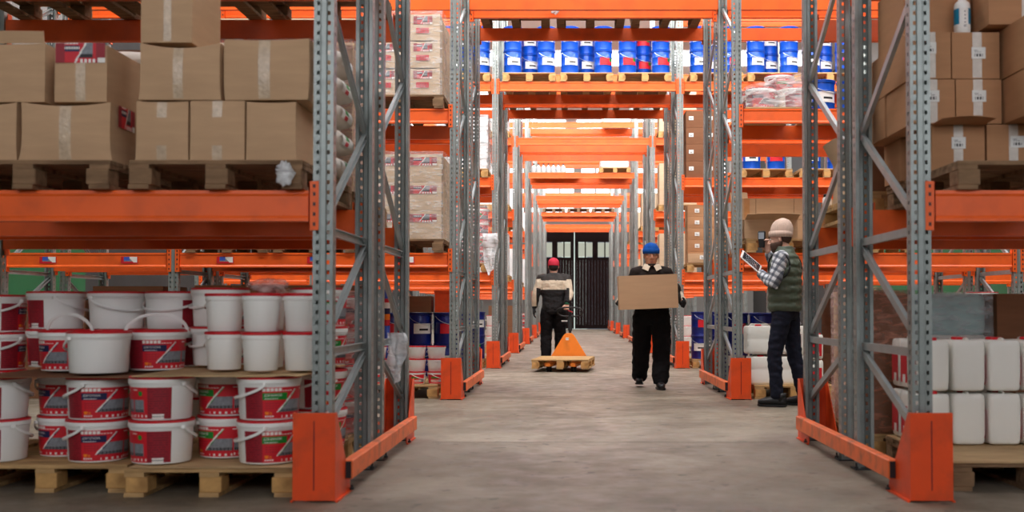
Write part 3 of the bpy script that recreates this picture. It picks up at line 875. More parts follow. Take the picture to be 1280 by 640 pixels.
def sheet(x0, x1, y0, y1, z, label, m=PLY, t=.006, wob=.006, seed=1):
    mb = MB(); off = Vector((seed*3.1, 1, 2)); n = 24
    f = lambda dz: (lambda u, v: (x0+(x1-x0)*u, y0+(y1-y0)*v, z+dz+wob*max(0, noise.noise(Vector((u*5, v*4, 0))+off))))
    mb.grid(f(t), n, n); mb.grid(lambda u, v: f(0)(1-u, v), n, n)
    for a in (0, 1):
        mb.grid(lambda u, v: f(t*v)(u if a == 0 else 1-u, a), n, 1); mb.grid(lambda u, v: f(t*v)(a, 1-u if a == 0 else u), n, 1)
    return tag(put('separator_sheet', mb.mesh('separator_sheet', m)), label, 'sheet')
# ---- front left, floor level
PAL.put((-2.734, 5.53, 0), label='wooden pallet on the floor under the blue-label paint tubs', group='floor pallets', cat='pallet')
PAL.put((-1.838, 5.40, 0), label='wooden pallet on the floor under the green-label paint tubs, beside the front left guard', group='floor pallets')
PAL.put((-3.66, 5.45, 0), label='wooden pallet at the left edge, mostly outside the picture', group='floor pallets')
TUBGRP = 'paint tubs on the front left pallets'
for L, z in ((1, PT), (2, PT+.2225)):
    w = 'bottom layer, left pallet' if L == 1 else 'second layer, left pallet'
    TUBB.put((-3.09, 5.73, z), R(-85), 'tub with dark red text label at the left picture edge, %s' % w, TUBGRP, 'tub')
    TUBB.put((-2.805, 5.95, z), R(-18), 'recessed tub with navy band and slanted roller stripe, %s' % w, TUBGRP)
    TUBB.put((-2.545, 5.73, z), R(34), 'tub with navy band label turned right, %s' % w, TUBGRP)
sheet(-2.238, -1.385, 5.395, 6.58, PT, 'thin plywood sheet under the green-label tubs on the floor pallet', seed=4)
zb = PT+.013
for L, z in ((1, zb), (2, zb+.2225)):
    w = 'bottom layer, pallet by guard' if L == 1 else 'second layer, pallet by guard'
    TUBG.put((-2.145, 5.575, z), R(-82), 'tub showing grey photo panel and white side, %s' % w, TUBGRP, 'tub')
    TUBG.put((-1.87, 5.80, z), R(-16), 'recessed tub with green band facing out, %s' % w, TUBGRP)
    TUBG.put((-1.585, 5.575, z), R(46), 'white sided paint tub with green band turned right, %s' % w, TUBGRP)
    TUBG.put((-1.475, 6.2, z), R(62), 'tub behind the front post and rack frame, %s' % w, TUBGRP)
zs = zb+.447
sheet(-3.16, -2.30, 5.52, 6.6, PT+.447, 'brown cardboard sheet on the blue-label tubs, under the white tub', CARD3, .004, .008, 7)
sheet(-2.235, -1.385, 5.40, 6.5, zs, 'wavy plywood sheet on the green-label tubs, under the white buckets', PLY, .006, .014, 9)
za = PT+.447+.018; zc = zs+.022
TUBW.put((-2.545, 5.73, za), 0, 'plain white tub with red lid, front of the third layer on the left pallet', TUBGRP, 'tub')
TUBU.put((-2.81, 5.96, za), R(-22), 'labelled tub with raised handle, left of the plain white tub', TUBGRP, 'tub')
TUBU.put((-2.35, 6.02, za), R(36), 'labelled tub with raised handle, right of the plain white tub', TUBGRP)
rows = [(-3.088, -120, 'first'), (-2.725, 180, 'second'), (-2.385, 118, 'third')]
for L, z in ((3, za), (4, za+.2225)):
    for x, a, w in rows:
        TUBB.put((x, 6.37, z), R(a), '%s white backed tub from the left, rear row, %s layer, left pallet' % (w, 'third' if L == 3 else 'top'), TUBGRP)
for k in range(4):
    TUBB.put((-3.44, 6.37, PT+.2225*k), R(115), 'tub in the stack at the left picture edge, %s from the floor' % ORD[k+1], TUBGRP)
for k in range(2):
    TUBG.put((-2.05, 6.2, zc+.2225*k), R(80), 'tub in shadow left of the white buckets, %s of its pair' % ('lower' if k == 0 else 'upper'), TUBGRP)
    TUBG.put((-1.475, 6.2, zc+.2225*k), R(62), '%s red label tub seen through the rack frame above the plywood sheet' % ('lower' if k == 0 else 'upper'), TUBGRP)
    for x, y, a, w in ((-1.875, 5.74, 185, 'left'), (-1.645, 5.63, 172, 'middle'), (-1.435, 5.66, 120, 'right')):
        PAIL.put((x, y, zc+.2045*k), R(a), 'white bucket with red lid in the %s stack on the wavy sheet, %s one' % (w, 'lower' if k == 0 else 'upper'), 'white buckets on the plywood sheet', 'bucket')
    PAIL.put((-1.70, 5.93, zc+.2045*k), R(200), 'white bucket behind the front three stacks, %s one' % ('lower' if k == 0 else 'upper'), 'white buckets on the plywood sheet')
crumple((-1.70, 5.95, zc+.409+.045), .055, 'crumpled clear and red plastic lying on the white buckets', FILMP, 3, sq=(2.0,1.4,.7))
# pallet behind them, wrapped
PAL.put((-1.84, 6.72, 0), label='wooden pallet under film wrapped tubs behind the front left frame', group='floor pallets')
for k in range(4):
    for y, w in ((6.91, 'near'), (7.255, 'far')):
        TUBB.put((-1.56, y, PT+.2225*k), R(80), 'film wrapped tub in the %s stack behind the front left frame, %s from below' % (w, ORD[k+1]), 'film wrapped tubs')
wrap(-1.95, -1.365, 6.705, 7.44, PT, 1.06, 'clear stretch film round the tubs behind the front left frame', m=FILMP, amp=.02, seed=3)
for k in range(4):
    TUBG.put((-2.5, 7.15, PT+.2225*k), R(150), 'tub in the dark rear stack behind the left pallets, %s from the floor' % ORD[k+1], 'rear tubs')
    TUBG.put((-2.9, 7.15, PT+.2225*k), R(150), 'tub in the dark far left rear stack, %s from the floor' % ORD[k+1], 'rear tubs')
PAL.put((-2.75, 6.76, 0), label='wooden pallet under the dark rear stacks of tubs at the front left', group='floor pallets')
hanging((-1.20, 7.25, .79), .13, .36, 'torn white film hanging from the brace of the front left rack', FILM2, 2)
# ---- front left, first shelf
PALD.put((-2.722, 5.25, Z1), label='weathered pallet on the front left shelf under the box with red strip', group='shelf pallets', cat='pallet')
PALD.put((-1.768, 5.25, Z1), label='weathered pallet on the front left shelf beside the post, with torn white plastic', group='shelf pallets')
zz = Z1+PT+.002; BG = 'cardboard boxes on the front left shelf'
carton(-3.16, -2.80, 5.34, 5.78, zz, zz+.298, 'cardboard box at the left picture edge, on the weathered pallet', BG, bulge=.010, sag=.016, flare=.03)
carton(-2.772, -2.322, 5.33, 5.75, zz, zz+.298, 'wide taped cardboard box with red strip on its side, low on the left pallet', BG, bulge=.014, sag=.028, flare=.05, strip=(-.12, .80, .20, .11, 'right'), tw=.06)
carton(-3.12, -2.665, 5.35, 5.80, zz+.302, zz+.60, 'cardboard box with a raised front flap at the top left', BG, bulge=.01, sag=.008, tape=None, flaps=[('front', 78, .06)])
carton(-2.615, -2.352, 5.35, 5.82, zz+.302, zz+.59, 'taped cardboard box with a red printed strip along its top edge', BG, bulge=.004, strip=(0, .86, .25, .10, 'front'))
carton(-2.95, -2.40, 5.87, 6.40, zz, zz+.57, 'cardboard box at the back of the left shelf pallet', BG, tape=None)
sack(-2.75, -2.34, 5.90, 6.40, zz+.58, zz+.72, 'pale filled bag lying behind the box with red strip', 'filled bags on the front left shelf', 4)
carton(-2.185, -1.925, 5.31, 5.72, zz, zz+.298, 'cardboard box, left of three in the low row by the post', BG, m=CARD, bulge=.008, tape='short', flare=.02, sag=.008)
carton(-1.914, -1.642, 5.31, 5.72, zz, zz+.30, 'cardboard box, middle of three in the low row by the post', BG, m=CARD, bulge=.006, tape='short', flare=.012)
carton(-1.632, -1.385, 5.31, 5.72, zz, zz+.296, 'cardboard box, right of three in the low row by the post', BG, m=CARD, bulge=.007, tape=None, sag=.012, flare=.015)
carton(-2.166, -1.768, 5.30, 5.73, zz+.303, zz+.59, 'wide cardboard box with sagging top, second tier left, under the topmost box', BG, bulge=.016, sag=.045, tape='front', flare=.03, rz=R(.8))
carton(-1.738, -1.31, 5.30, 5.72, zz+.303, zz+.61, 'wide bulging taped cardboard box, second tier, tilted beside the post', BG, bulge=.012, sag=.022, tape='front', rz=R(-2.0), tw=.06, flare=-.02)
carton(-2.166, -1.91, 5.31, 5.74, zz+.594, zz+.94, 'topmost cardboard box above the sagging one, its side lit', BG, m=CARD, bulge=.003, tape='front', tw=.04)
for k in range(5):
    sack(-1.87, -1.302+.004*(k % 2), 5.86, 6.40, zz+.150*k, zz+.150*k+.136, 'printed white filled bag seen through the front left frame, %s from below' % ORD[k+1], 'filled bags on the front left shelf', k+1)
crumple((-1.415, 5.225, Z1+.075), .042, 'torn white plastic stuck in the shelf pallet beside the post', FILM2, 5, sq=(1,.5,1.4))
PALD.put((-1.80, 6.66, Z1), label='weathered pallet on the rear shelf behind the bags, front left rack', group='shelf pallets')
for k in range(3):
    carton(-2.2, -1.40, 6.70, 7.4, Z1+PT+.002+.31*k, Z1+PT+.31*k+.308, 'pale wrapped box behind the white bags, %s from below' % ORD[k+1], 'pale boxes behind the bags', m=CARD4, tape=None)
wrap(-2.22, -1.385, 6.68, 7.42, Z1+PT, Z1+PT+.96, 'pinkish stretch film round the pale boxes behind the bags', m=FILMP, seed=6, amp=.014)
# ---- front left, second shelf seen from below
for k, x in enumerate((-2.70, -3.62)):
    PALD.put((x, 6.66, Z1), label='weathered pallet deep in the front left shelf, %s from the aisle' % ORD[k+2], group='shelf pallets')
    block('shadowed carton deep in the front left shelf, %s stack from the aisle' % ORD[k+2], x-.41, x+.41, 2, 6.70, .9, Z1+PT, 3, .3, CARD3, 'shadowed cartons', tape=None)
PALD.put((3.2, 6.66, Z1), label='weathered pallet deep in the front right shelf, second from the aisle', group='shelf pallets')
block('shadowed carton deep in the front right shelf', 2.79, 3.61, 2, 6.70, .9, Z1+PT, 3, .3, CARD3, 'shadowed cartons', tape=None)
for k, x in enumerate((-3.62, -2.70, -1.77)):
    PALD.put((x, 6.66, Z2), label='pallet on the upper rear shelf seen from below, %s from the left' % ORD[k+1], group='upper shelf pallets')
    carton(x-.40, x-.02, 6.95, 7.35, Z2+PT+.002, Z2+.55, 'box on the upper rear shelf seen from below, %s from the left' % ORD[k+1], 'boxes on the upper rear shelf', m=CARD4, tape=None)
# ---- front right, first shelf
PALD.put((2.345, 5.27, Z1), label='weathered pallet on the front right shelf under the barcode cartons', group='shelf pallets')
CG = 'cartons on the front right shelf'; cz = Z1+PT+.002
def rc(x0, x1, z0, z1, label, y0=5.68, y1=6.12, **k):
    return carton(x0, x1, y0, y1, cz+z0, cz+z1, label, CG, m=k.pop('m', CARD2), bulge=k.pop('bulge', .002), tapem=TAPEW, **k)
rc(1.925, 2.208, 0, .243, 'open carton with its flap sticking out over a barcode label', bar=[(0, .60)], flaps=[('front', 2, .17)], top_open=False)
rc(2.220, 2.52, 0, .245, 'carton with barcode label beside the open carton, lowest tier', bar=[(.04, .62)])
rc(1.815, 2.050, .250, .488, 'barcode carton partly behind the right post, second tier from the pallet', bar=[(-.02, .62)])
rc(2.057, 2.300, .250, .488, 'barcode carton above the open carton, second tier from the pallet', bar=[(.0, .62)])
rc(2.316, 2.69, .250, .488, 'carton protruding at the right picture edge, second tier', y0=5.38, y1=6.1, tape=None)
rc(1.805, 2.030, .492, .742, 'barcode carton partly behind the right post, third tier from the pallet', bar=[(-.02, .66)])
rc(2.037, 2.292, .492, .742, 'barcode carton directly under the white bottle, third tier', bar=[(.05, .55)])
rc(2.312, 2.69, .492, .76, 'carton protruding at the right picture edge, third tier', y0=5.38, y1=6.1, tape=None)
rc(1.82, 2.185, .746, 1.08, 'plain carton behind the white bottle', y0=5.81, y1=6.3, tape=None)
rc(2.205, 2.60, .764, 1.10, 'topmost carton right of the bottle with tape down its left side', y0=5.6, y1=6.25, tape='front')
for k, (a, b_) in enumerate(((0, .243), (.250, .488), (.492, .742))):
    rc(1.90 if k == 0 else 1.81, 2.25, a, b_, 'carton in the rear column seen through the right frame, %s tier' % ORD[k+1], y0=6.14, y1=6.46, tape=None)
def bottle_maker(h=.19, r=.038, lab=LTEAL):
    e = empty('plastic_bottle')
    mb = MB(); mb.lathe([(r*.9,0),(r,.006),(r,h*.72),(r*.9,h*.80),(r*.45,h*.88),(r*.42,h*.9)], 24); mb.build('bottle_body', WHITEP, e, smooth=True)
    mb = MB(); mb.lathe([(r*.5,h*.895),(r*.52,h*.9),(r*.52,h*.99),(r*.45,h)], 18); mb.build('bottle_cap', WHITEP, e, smooth=True)
    mb = MB(); rr = r+.0008
    mb.grid(lambda u, v: (rr*math.sin((u-.5)*4.6), -rr*math.cos((u-.5)*4.6), h*(.12+.52*v)), 40, 18,
        lambda i, j: 1 if 13 < i < 24 else (1 if j < 4 else 0)); 
    mb.grid(lambda u, v: ((rr+.0006)*math.sin((u-.5)*.5), -(rr+.0006)*math.cos((u-.5)*.5), h*(.14+.45*v)), 6, 24,
        lambda i, j: 2 if (i in (2,3) and j % 5 in (1,2)) or (j < 5 and i % 2 and j % 2) else 1)
    mb.build('label', [lab, LWHITE, GREYINK], e)
    return e
BOT = Kind(bottle_maker)
BOT.put((2.115, 5.74, cz+.744), label='white plastic bottle with teal label standing on the barcode cartons', cat='bottle').scale = (1.12, 1.12, 1.12)
PAL.put((2.27, 6.66, Z1), label='pale wooden pallet on the rear shelf of the front right rack', group='shelf pallets')
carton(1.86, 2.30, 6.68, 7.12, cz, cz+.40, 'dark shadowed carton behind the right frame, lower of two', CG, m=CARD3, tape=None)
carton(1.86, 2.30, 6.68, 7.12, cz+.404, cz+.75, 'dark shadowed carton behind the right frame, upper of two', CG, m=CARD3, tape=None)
carton(1.90, 2.28, 7.34, 7.74, cz, cz+.30, 'open carton with spread flaps at the back of the front right rack', CG, m=CARD4, tape=None, top_open=True, flaps=[('left', 62, .16), ('front', 70, .16), ('right', 40, .16)])
def jar():
    e = empty('small_jar'); mb = MB(); mb.lathe([(.03,0),(.033,.004),(.033,.07),(.024,.082)], 18); mb.build('jar_body', WHITEP, e, smooth=True)
    mb = MB(); mb.lathe([(.026,.081),(.027,.083),(.027,.1),(.024,.103)], 18); mb.build('jar_lid', BLACK, e, smooth=True)
    return e
Kind(jar).put((1.875, 7.82, Z1+PT+.001), label='small white jar with dark lid on the pale pallet corner', cat='jar')
# ---- front right, floor level
PALD.put((2.42, 5.58, 0), label='weathered pallet on the floor under the white jerrycans', group='floor pallets')
sheet(1.985, 2.855, 5.57, 6.74, PT, 'plywood sheet on the pallet under the white jerrycans', PLY, .010, .003, 12)
JB = Kind(jerry_maker(.194, .168, .31)); JG = 'white jerrycans on the front right pallet'
for L in range(2):
    z = PT+.016+.312*L; wl = 'bottom layer' if L == 0 else 'upper layer'
    for c in range(4):
        for r in range(3):
            if r == 0 or c == 0 or (L == 1 and r == 1):
                j = random.uniform(-.006, .006)
                wr = ('front row' if r == 0 else ('second row back' if r == 1 else 'third row back'))
                JB.put((2.105+.207*c+j*.3, 6.285+.175*r+random.uniform(-.002, .002), z), PI if r == 0 and c else 0, 'milky white jerrycan, %s from the left post, %s, %s' % (ORD[c+1], wr, wl), JG, 'jerrycan')
PAL.put((2.33, 6.86, 0), label='wooden pallet under the wrapped stacks behind the jerrycans', group='floor pallets')
BWRAP = film('brown_tinted_film', (190,132,108), .5, 10)
for k in range(3):
    carton(1.92, 2.19, 6.90, 7.36, PT+.002+.3*k, PT+.3*k+.3, 'brown carton in the film wrapped column behind the jerrycans, %s from below' % ORD[k+1], 'film wrapped cartons', m=CARD3, tape=None)
wrap(1.905, 2.205, 6.885, 7.375, PT, 1.07, 'brownish film round the carton column behind the jerrycans', m=BWRAP, seed=8, amp=.008)
for k in range(3):
    carton(1.93, 2.20, 7.44, 7.86, PT+.002+.31*k, PT+.31*k+.31, 'pale carton in the pink wrapped column by the rear post, %s from below' % ORD[k+1], 'film wrapped cartons', m=CARD4, tape=None)
wrap(1.915, 2.215, 7.425, 7.875, PT, 1.10, 'pinkish film round the pale carton column by the rear post', m=FILMP, seed=9, amp=.010)
TEAL = mat('teal_foil_bale', (150,178,178), .4, var=.1, scale=2, bump=.1, bscale=8)
def bale(x0, x1, y0, y1, z0, z1, label, m):
    mb = MB(); c = Vector(((x0+x1)/2, (y0+y1)/2, z0)); w, d, h = x1-x0, y1-y0, z1-z0; rs = []
    for i in range(13):
        t = i/12; k = 1-.04*abs(2*t-1)**4-.008*math.sin(t*22)
        rs.append([(p[0], p[1], h*t) for p in ring_se(w/2*k, d/2*k, 8, 0, 40)])
    mb.rings(rs); return tag(put('wrapped_bale', mb.mesh('wrapped_bale', m, smooth=True), None, c), label, 'bale')
bale(2.235, 2.72, 6.92, 7.6, PT+.001, .78, 'grey film wrapped bale behind the jerrycans, lower one', mat('grey_foil_bale', (196,192,184), .45, var=.06, scale=3, bump=.1, bscale=8))
bale(2.235, 2.71, 6.92, 7.6, .782, 1.05, 'teal tinted wrapped bale behind the jerrycans, on the grey one', TEAL)
wrap(2.228, 2.728, 6.905, 7.62, PT+.3, 1.06, 'milky film round the teal and grey bales', m=FILM, seed=10, amp=.006)
carton(2.745, 2.93, 6.88, 7.5, PT+.002, 1.05, 'tall dark brown carton beside the teal bale', None, m=CARD3, tape=None)
# ---- second row, left
d2 = rowd(2)
PALD.put((-1.79, d2-.02, Z1), label='dark pallet on the lower shelf of the second left rack under striped boxes', group='shelf pallets')
block('box with red printed strip, lower shelf of the second left rack', -2.20, -1.38, 2, d2+.02, .55, Z1+PT, 3, .30, CARD4, 'strip boxes in the second left rack', strip=True, tape=None, bulge=.004)
block('plain rear box on the lower shelf of the second left rack', -2.20, -1.38, 1, d2+.585, .5, Z1+PT, 3, .30, CARD4, 'strip boxes in the second left rack', tape=None)
wrap(-2.215, -1.362, d2+.0, d2+1.11, Z1+PT, Z1+PT+.925, 'clear film round the striped boxes on the lower shelf, second left rack', m=FILM, seed=13, amp=.03)
PALD.put((-1.79, d2-.02, Z2), label='dark pallet on the upper shelf of the second left rack under wrapped boxes', group='shelf pallets')
block('box with red printed patch, upper shelf of the second left rack', -2.20, -1.40, 2, d2+.02, .55, Z2+PT, 3, .29, CARD4, 'patch boxes in the second left rack', strip=True, patch=True, tape=None, bulge=.004, sag=.03)
block('plain rear box on the upper shelf of the second left rack', -2.20, -1.40, 1, d2+.585, .5, Z2+PT, 3, .29, CARD4, 'patch boxes in the second left rack', tape=None)
wrap(-2.215, -1.375, d2+.0, d2+1.11, Z2+PT, Z2+PT+.89, 'clear film round the boxes on the upper shelf, second left rack', m=FILM, seed=14, amp=.03)
PAL.put((-1.86, d2+.12, 0), label='wooden pallet on the floor of the second left rack under small buckets', group='floor pallets')
for L in range(3):
    for c in range(4):
        PAILS.put((-2.10+.212*c, d2+.27+.01*(c % 2), PT+.001+.1365*L), R(0 if L == 0 else 180), '%s small bucket from the left in the second left rack, %s layer' % (ORD[c+1], ORD[L+1]), 'small buckets in the second left rack', 'bucket')
PAL.put((-1.86, d2+1.44, 0), label='wooden pallet on the floor under the dark blue drums, second left rack', group='floor pallets')
def drums(cx, y, z, cols, layers, kinds, where, group, pitch=.315, names=None):
    for L in range(layers):
        for c in range(cols):
            K = kinds[(c+L) % len(kinds)]
            lab = '%s blue drum from the left %s' % (ORD[c+1], where) + (', %s layer' % ('lower' if L == 0 else 'upper') if layers > 1 else '')
            K.put((cx+pitch*(c-(cols-1)/2), y+.008*((c*7) % 3), z+.001+.3815*L), R(10*((c*5+L*3) % 5-2)), lab, group, 'drum')
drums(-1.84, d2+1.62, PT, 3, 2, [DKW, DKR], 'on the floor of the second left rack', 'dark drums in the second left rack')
carton(-1.97, -1.69, d2+1.5, d2+1.8, PT+.767, PT+.96, 'worn brown box lying on the dark drums, second left rack', None, m=CARD3, tape=None, top_open=True, flaps=[('left', 60, .06)])
def crate():
    e = empty('orange_crate'); mb = MB(); mb.box(-.10,.10,-.15,.15,0,.01); mb.box(-.10,.10,-.15,-.14,.01,.26); mb.box(-.10,.10,.14,.15,.01,.26); mb.box(-.10,-.09,-.14,.14,.01,.26); mb.box(.09,.10,-.14,.14,.01,.26)
    mb.build('crate_body', GUARD, e, bevel=.003); mb = MB(); mb.box(-.106,.106,-.157,-.15,.235,.262); mb.box(-.106,.106,.15,.157,.235,.262); mb.build('crate_rim', GUARD, e); return e
Kind(crate).put((-1.545, d2+1.65, PT+.766), label='orange crate standing on the dark drums, second left rack', cat='crate')
def roll():
    e = empty('upright_roll'); mb = MB(); mb.lathe([(.034,0),(.034,1.02),(.03,1.03)], 20); mb.build('roll_body', LBLUE, e, smooth=True)
    mb = MB(); mb.grid(lambda u, v: (.0348*math.sin((u-.5)*3), -.0348*math.cos((u-.5)*3), .62+.3*v), 10, 14, lambda i, j: (0,1,2,3)[(j//3) % 4]); mb.build('label', [LRED, LORANGE, LNAVY, LWHITE], e); return e
Kind(roll).put((-2.06, d2+.62, PT+.001), label='tall blue roll standing behind the small buckets, second left rack', cat='roll')
crumple((-1.83, d2+PITCHROW-.03, LEV[1]+.03), .05, 'scrap of white film on the lower beam of the third left rack', FILM2, 8, sq=(1.6,.3,.9))
# ---- second row, right
PAL.put((2.36, d2+.08, 0), label='wooden pallet on the floor of the second right rack under the canisters', group='floor pallets')
for L in range(2):
    for c in range(2):
        CAN.put((2.04+.325*c-.025*L, d2+.27, PT+.001+.326*L), 0, '%s white canister with red cap beside the second right post, %s layer' % ('left' if c == 0 else 'right', 'lower' if L == 0 else 'upper'), 'white canisters in the second right rack', 'canister')
    JER.put((2.60, d2+.22, PT+.001+.274*L), PI/2, 'small white jerrycan with red label behind the front rack frame, %s one' % ('lower' if L == 0 else 'upper'), 'small jerrycans', 'jerrycan')
    JER.put((2.60, d2+.42, PT+.001+.274*L), PI/2, 'small white jerrycan in the second row behind the frame, %s one' % ('lower' if L == 0 else 'upper'), 'small jerrycans')
PAL.put((2.36, d2+1.44, 0), label='wooden pallet on the floor under the drums behind the canisters', group='floor pallets')
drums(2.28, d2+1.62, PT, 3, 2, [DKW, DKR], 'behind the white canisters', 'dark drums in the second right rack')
PAL.put((2.26, d2-.04, Z1), label='pale pallet on the lower shelf of the second right rack under an open box', group='shelf pallets')
z = Z1+PT+.002; SG = 'boxes on the lower shelf of the second right rack'
carton(1.815, 2.375, d2+.0, d2+.36, z, z+.20, 'open box with a long flap and red stamp beside the vested worker', SG, m=CARD, tape=None, flaps=[('front', 14, .17)], strip=(.28, .35, .13, .07, 'front'))
for k, (x0, x1) in enumerate(((1.805, 2.005), (2.01, 2.42), (2.425, 2.68))):
    for L in range(2):
        fl = [('back', 60, .14)] if (k == 0 and L == 1) else []
        carton(x0, x1, d2+.42, d2+.9, z+.235*L, z+.235*L+.232, '%s box from the left behind the long flap, %s tier' % (ORD[k+1], 'lower' if L == 0 else 'upper'), SG, m=CARD, bulge=.001, tape='front' if k == 0 else None, tapem=TAPEB, tw=.06, flaps=fl)
carton(2.74, 3.2, d2+.05, d2+.5, Z1+PT+.002, Z1+PT+.42, 'box with white sticker seen between the front right posts', SG, m=CARD, bar=[(-.3, .6)], tape=None)
PAL.put((3.17, d2-.02, Z1), label='pallet under the stickered box, lower shelf of the second right rack', group='shelf pallets')
sheet(1.83, 2.45, d2+.0, d2+1.1, Z2, 'board across the upper shelf beams under wrapped tubs, second right rack', PLY, .015, 0, 3)
for c in range(2):
    for r in range(2):
        TUBB.put((2.02+.345*c, d2+.2+.36*r, Z2+.017), R(40*c), 'film wrapped tub on the upper shelf of the second right rack, %s %s' % (('left', 'right')[c], ('front', 'back')[r]), 'wrapped tubs on the upper shelf')
TUBG.put((2.3, d2+.58, Z2+.242), R(20), 'red topped tub sticking up from the wrapped load, second right rack', 'wrapped tubs on the upper shelf')
wrap(1.835, 2.53, d2+.01, d2+.80, Z2+.017, Z2+.32, 'rumpled clear film over the tubs on the upper shelf, second right rack', m=FILM3, seed=15, amp=.02, slope=.55)
sheet(2.58, 3.6, d2+.3, d2+1.1, Z2, 'board across the upper shelf beams under two drums, second right rack', PLY, .015, 0, 5)
DRW.put((2.76, d2+.55, Z2+.017), 0, 'blue drum on the upper shelf between the front right posts, left one', 'drums on the upper shelf', 'drum')
DRR.put((3.08, d2+.55, Z2+.017), 0, 'blue drum on the upper shelf between the front right posts, right one', 'drums on the upper shelf', 'drum')
PAL.put((4.15, d2+.05, 0), label='wooden pallet beside the far right post of the second rack', group='floor pallets')
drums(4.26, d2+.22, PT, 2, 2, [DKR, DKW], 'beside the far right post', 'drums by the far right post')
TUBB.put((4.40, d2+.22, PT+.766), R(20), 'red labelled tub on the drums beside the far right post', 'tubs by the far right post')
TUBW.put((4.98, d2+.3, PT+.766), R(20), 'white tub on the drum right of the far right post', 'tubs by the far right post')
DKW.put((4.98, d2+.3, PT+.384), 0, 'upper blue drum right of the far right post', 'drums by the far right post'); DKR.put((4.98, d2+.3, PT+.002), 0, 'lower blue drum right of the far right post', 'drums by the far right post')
PAL.put((5.27, d2+.05, 0), label='wooden pallet right of the far right post of the second rack', group='floor pallets')
# pallets bridging the aisle in the second and third row, seen from below
for k, x in enumerate((-.72, .23, 1.18)):
    PALD.put((x, d2+1.36, Z3r(2)), label='dark pallet over the aisle in the second rack row, %s from the left' % ORD[k+1], group='pallets over the aisle')
    PALD.put((x, rowd(3)+1.36, Z3r(3)), label='dark pallet over the aisle behind the blue drums, %s from the left' % ORD[k+1], group='pallets over the aisle')
crumple((-.21, d2+1.30, Z3r(2)-.06), .06, 'clear plastic scrap hanging under the pallets over the aisle', FILM2, 11, name='hanging_scrap', sq=(1,.4,1.2))
# ---- third row
d3 = rowd(3)
for cx, n_, ks, w in ((-.70, 'first', [DRW], 'aisle'), (.23, 'second', [DRW, DRR], 'aisle'), (1.17, 'third', [DRR], 'aisle'), (2.33, 'first', [DRW, DRR], 'right'), (3.26, 'second', [DRW, DRW], 'right'), (4.16, 'third', [DRW, DRR], 'right'), (-1.76, 'only', [DRW], 'left')):
    where = 'on the %s pallet %s, third row' % (n_, 'over the aisle' if w == 'aisle' else 'high %s of the aisle' % w)
    PAL.put((cx, d3-.02, Z3r(3)), label='pallet of blue drums, the %s %s, third row top shelf' % (n_, 'over the aisle' if w == 'aisle' else 'beside the aisle on the ' + w), group='drum pallets')
    for L in range(2):
        for dx, dy, nm, i in ((-.272, .17, 'left', 0), (.272, .17, 'right', 1), (0, .45, 'middle', 0)):
            ks[i % len(ks)].put((cx+dx, d3+dy, Z3r(3)+PT+.001+.3815*L), R(8*i-12*L), '%s drum %s, %s layer' % (nm, where, 'lower' if L == 0 else 'upper'), 'blue drums on the top shelf', 'drum')
for cx, w in ((3.12, 'first'), (4.10, 'second')):
    PAL.put((cx, d3-.02, Z2), rz=R(3) if w == 'first' else 0, label='pallet of drums on the middle shelf of the third right rack, %s from the aisle' % w, group='drum pallets')
    drums(cx, d3+.2, Z2+PT, 2, 1, [DRW, DRR], 'on the %s middle-shelf pallet, third right rack' % w, 'drums on the middle shelf', pitch=.4)
block('dark brown stickered carton, middle shelf of the third right rack', 1.83, 2.45, 2, d3+.04, .4, Z2, 4, .272, CARD3, 'dark cartons in the third right rack', tape=None, bar=[(-.22, .55)])
PAL.put((2.27, d3-.02, Z1), label='pallet on the lower shelf of the third right rack', group='shelf pallets')
block('flat stickered carton, lower shelf of the third right rack', 1.86, 2.5, 2, d3+.12, .4, Z1+PT, 5, .19, CARD2, 'flat cartons in the third right rack', tape=None, bar=[(0, .5)])
carton(1.86, 2.14, d3-.02, d3+.1, Z1+PT+.002, Z1+PT+.15, 'small carton standing in front of the flat cartons', 'flat cartons in the third right rack', m=CARD, tape=None, bar=[(.3, .6)])
PAL.put((2.36, d3+.05, 0), label='floor pallet of dark drums in the third right rack', group='drum pallets')
drums(2.24, d3+.24, PT, 2, 2, [DKW, DKR], 'on the floor of the third right rack', 'dark drums in the third right rack')
PAL.put((-1.86, d3+.05, 0), label='floor pallet of dark drums in the third left rack', group='drum pallets')
drums(-1.73, d3+.24, PT, 2, 2, [DKW, DKR], 'on the floor of the third left rack', 'dark drums in the third left rack')
PAL.put((-1.79, d3-.02, Z1), label='pallet of wrapped tubs on the lower shelf of the third left rack', group='shelf pallets')
for L in range(4):
    for c in range(2):
        (TUBB if (L+c) % 2 else TUBG).put((-1.86+.335*c, d3+.2, Z1+PT+.001+.2225*L), R(20), 'wrapped tub on the lower shelf of the third left rack, %s, %s from below' % (('left', 'right')[c], ORD[L+1]), 'tubs in the third left rack')
wrap(-2.04, -1.35, d3+.02, d3+.40, Z1+PT, Z1+PT+.93, 'clear film round the tubs, third left rack', m=FILM, seed=16, amp=.015)
hanging((-1.32, d3-.06, Z1+.62), .26, .68, 'torn white film hanging beside the third left post', FILM2, 5)
PAL.put((-1.79, d3-.02, Z2), label='pallet of white wrapped cartons on the middle shelf of the third left rack', group='shelf pallets')
MILK = mat('milky_wrapped_load', (226,228,228), .35, var=.05, scale=8, bump=.4, bscale=16)
block('white wrapped carton on the middle shelf of the third left rack', -2.2, -1.38, 2, d3+.02, .7, Z2+PT, 2, .42, MILK, 'white wrapped cartons', tape=None)
wrap(-2.215, -1.36, d3+.005, d3+.74, Z2+PT, Z2+PT+.87, 'milky film round the white cartons, third left rack', m=FILM2, seed=17, amp=.02)
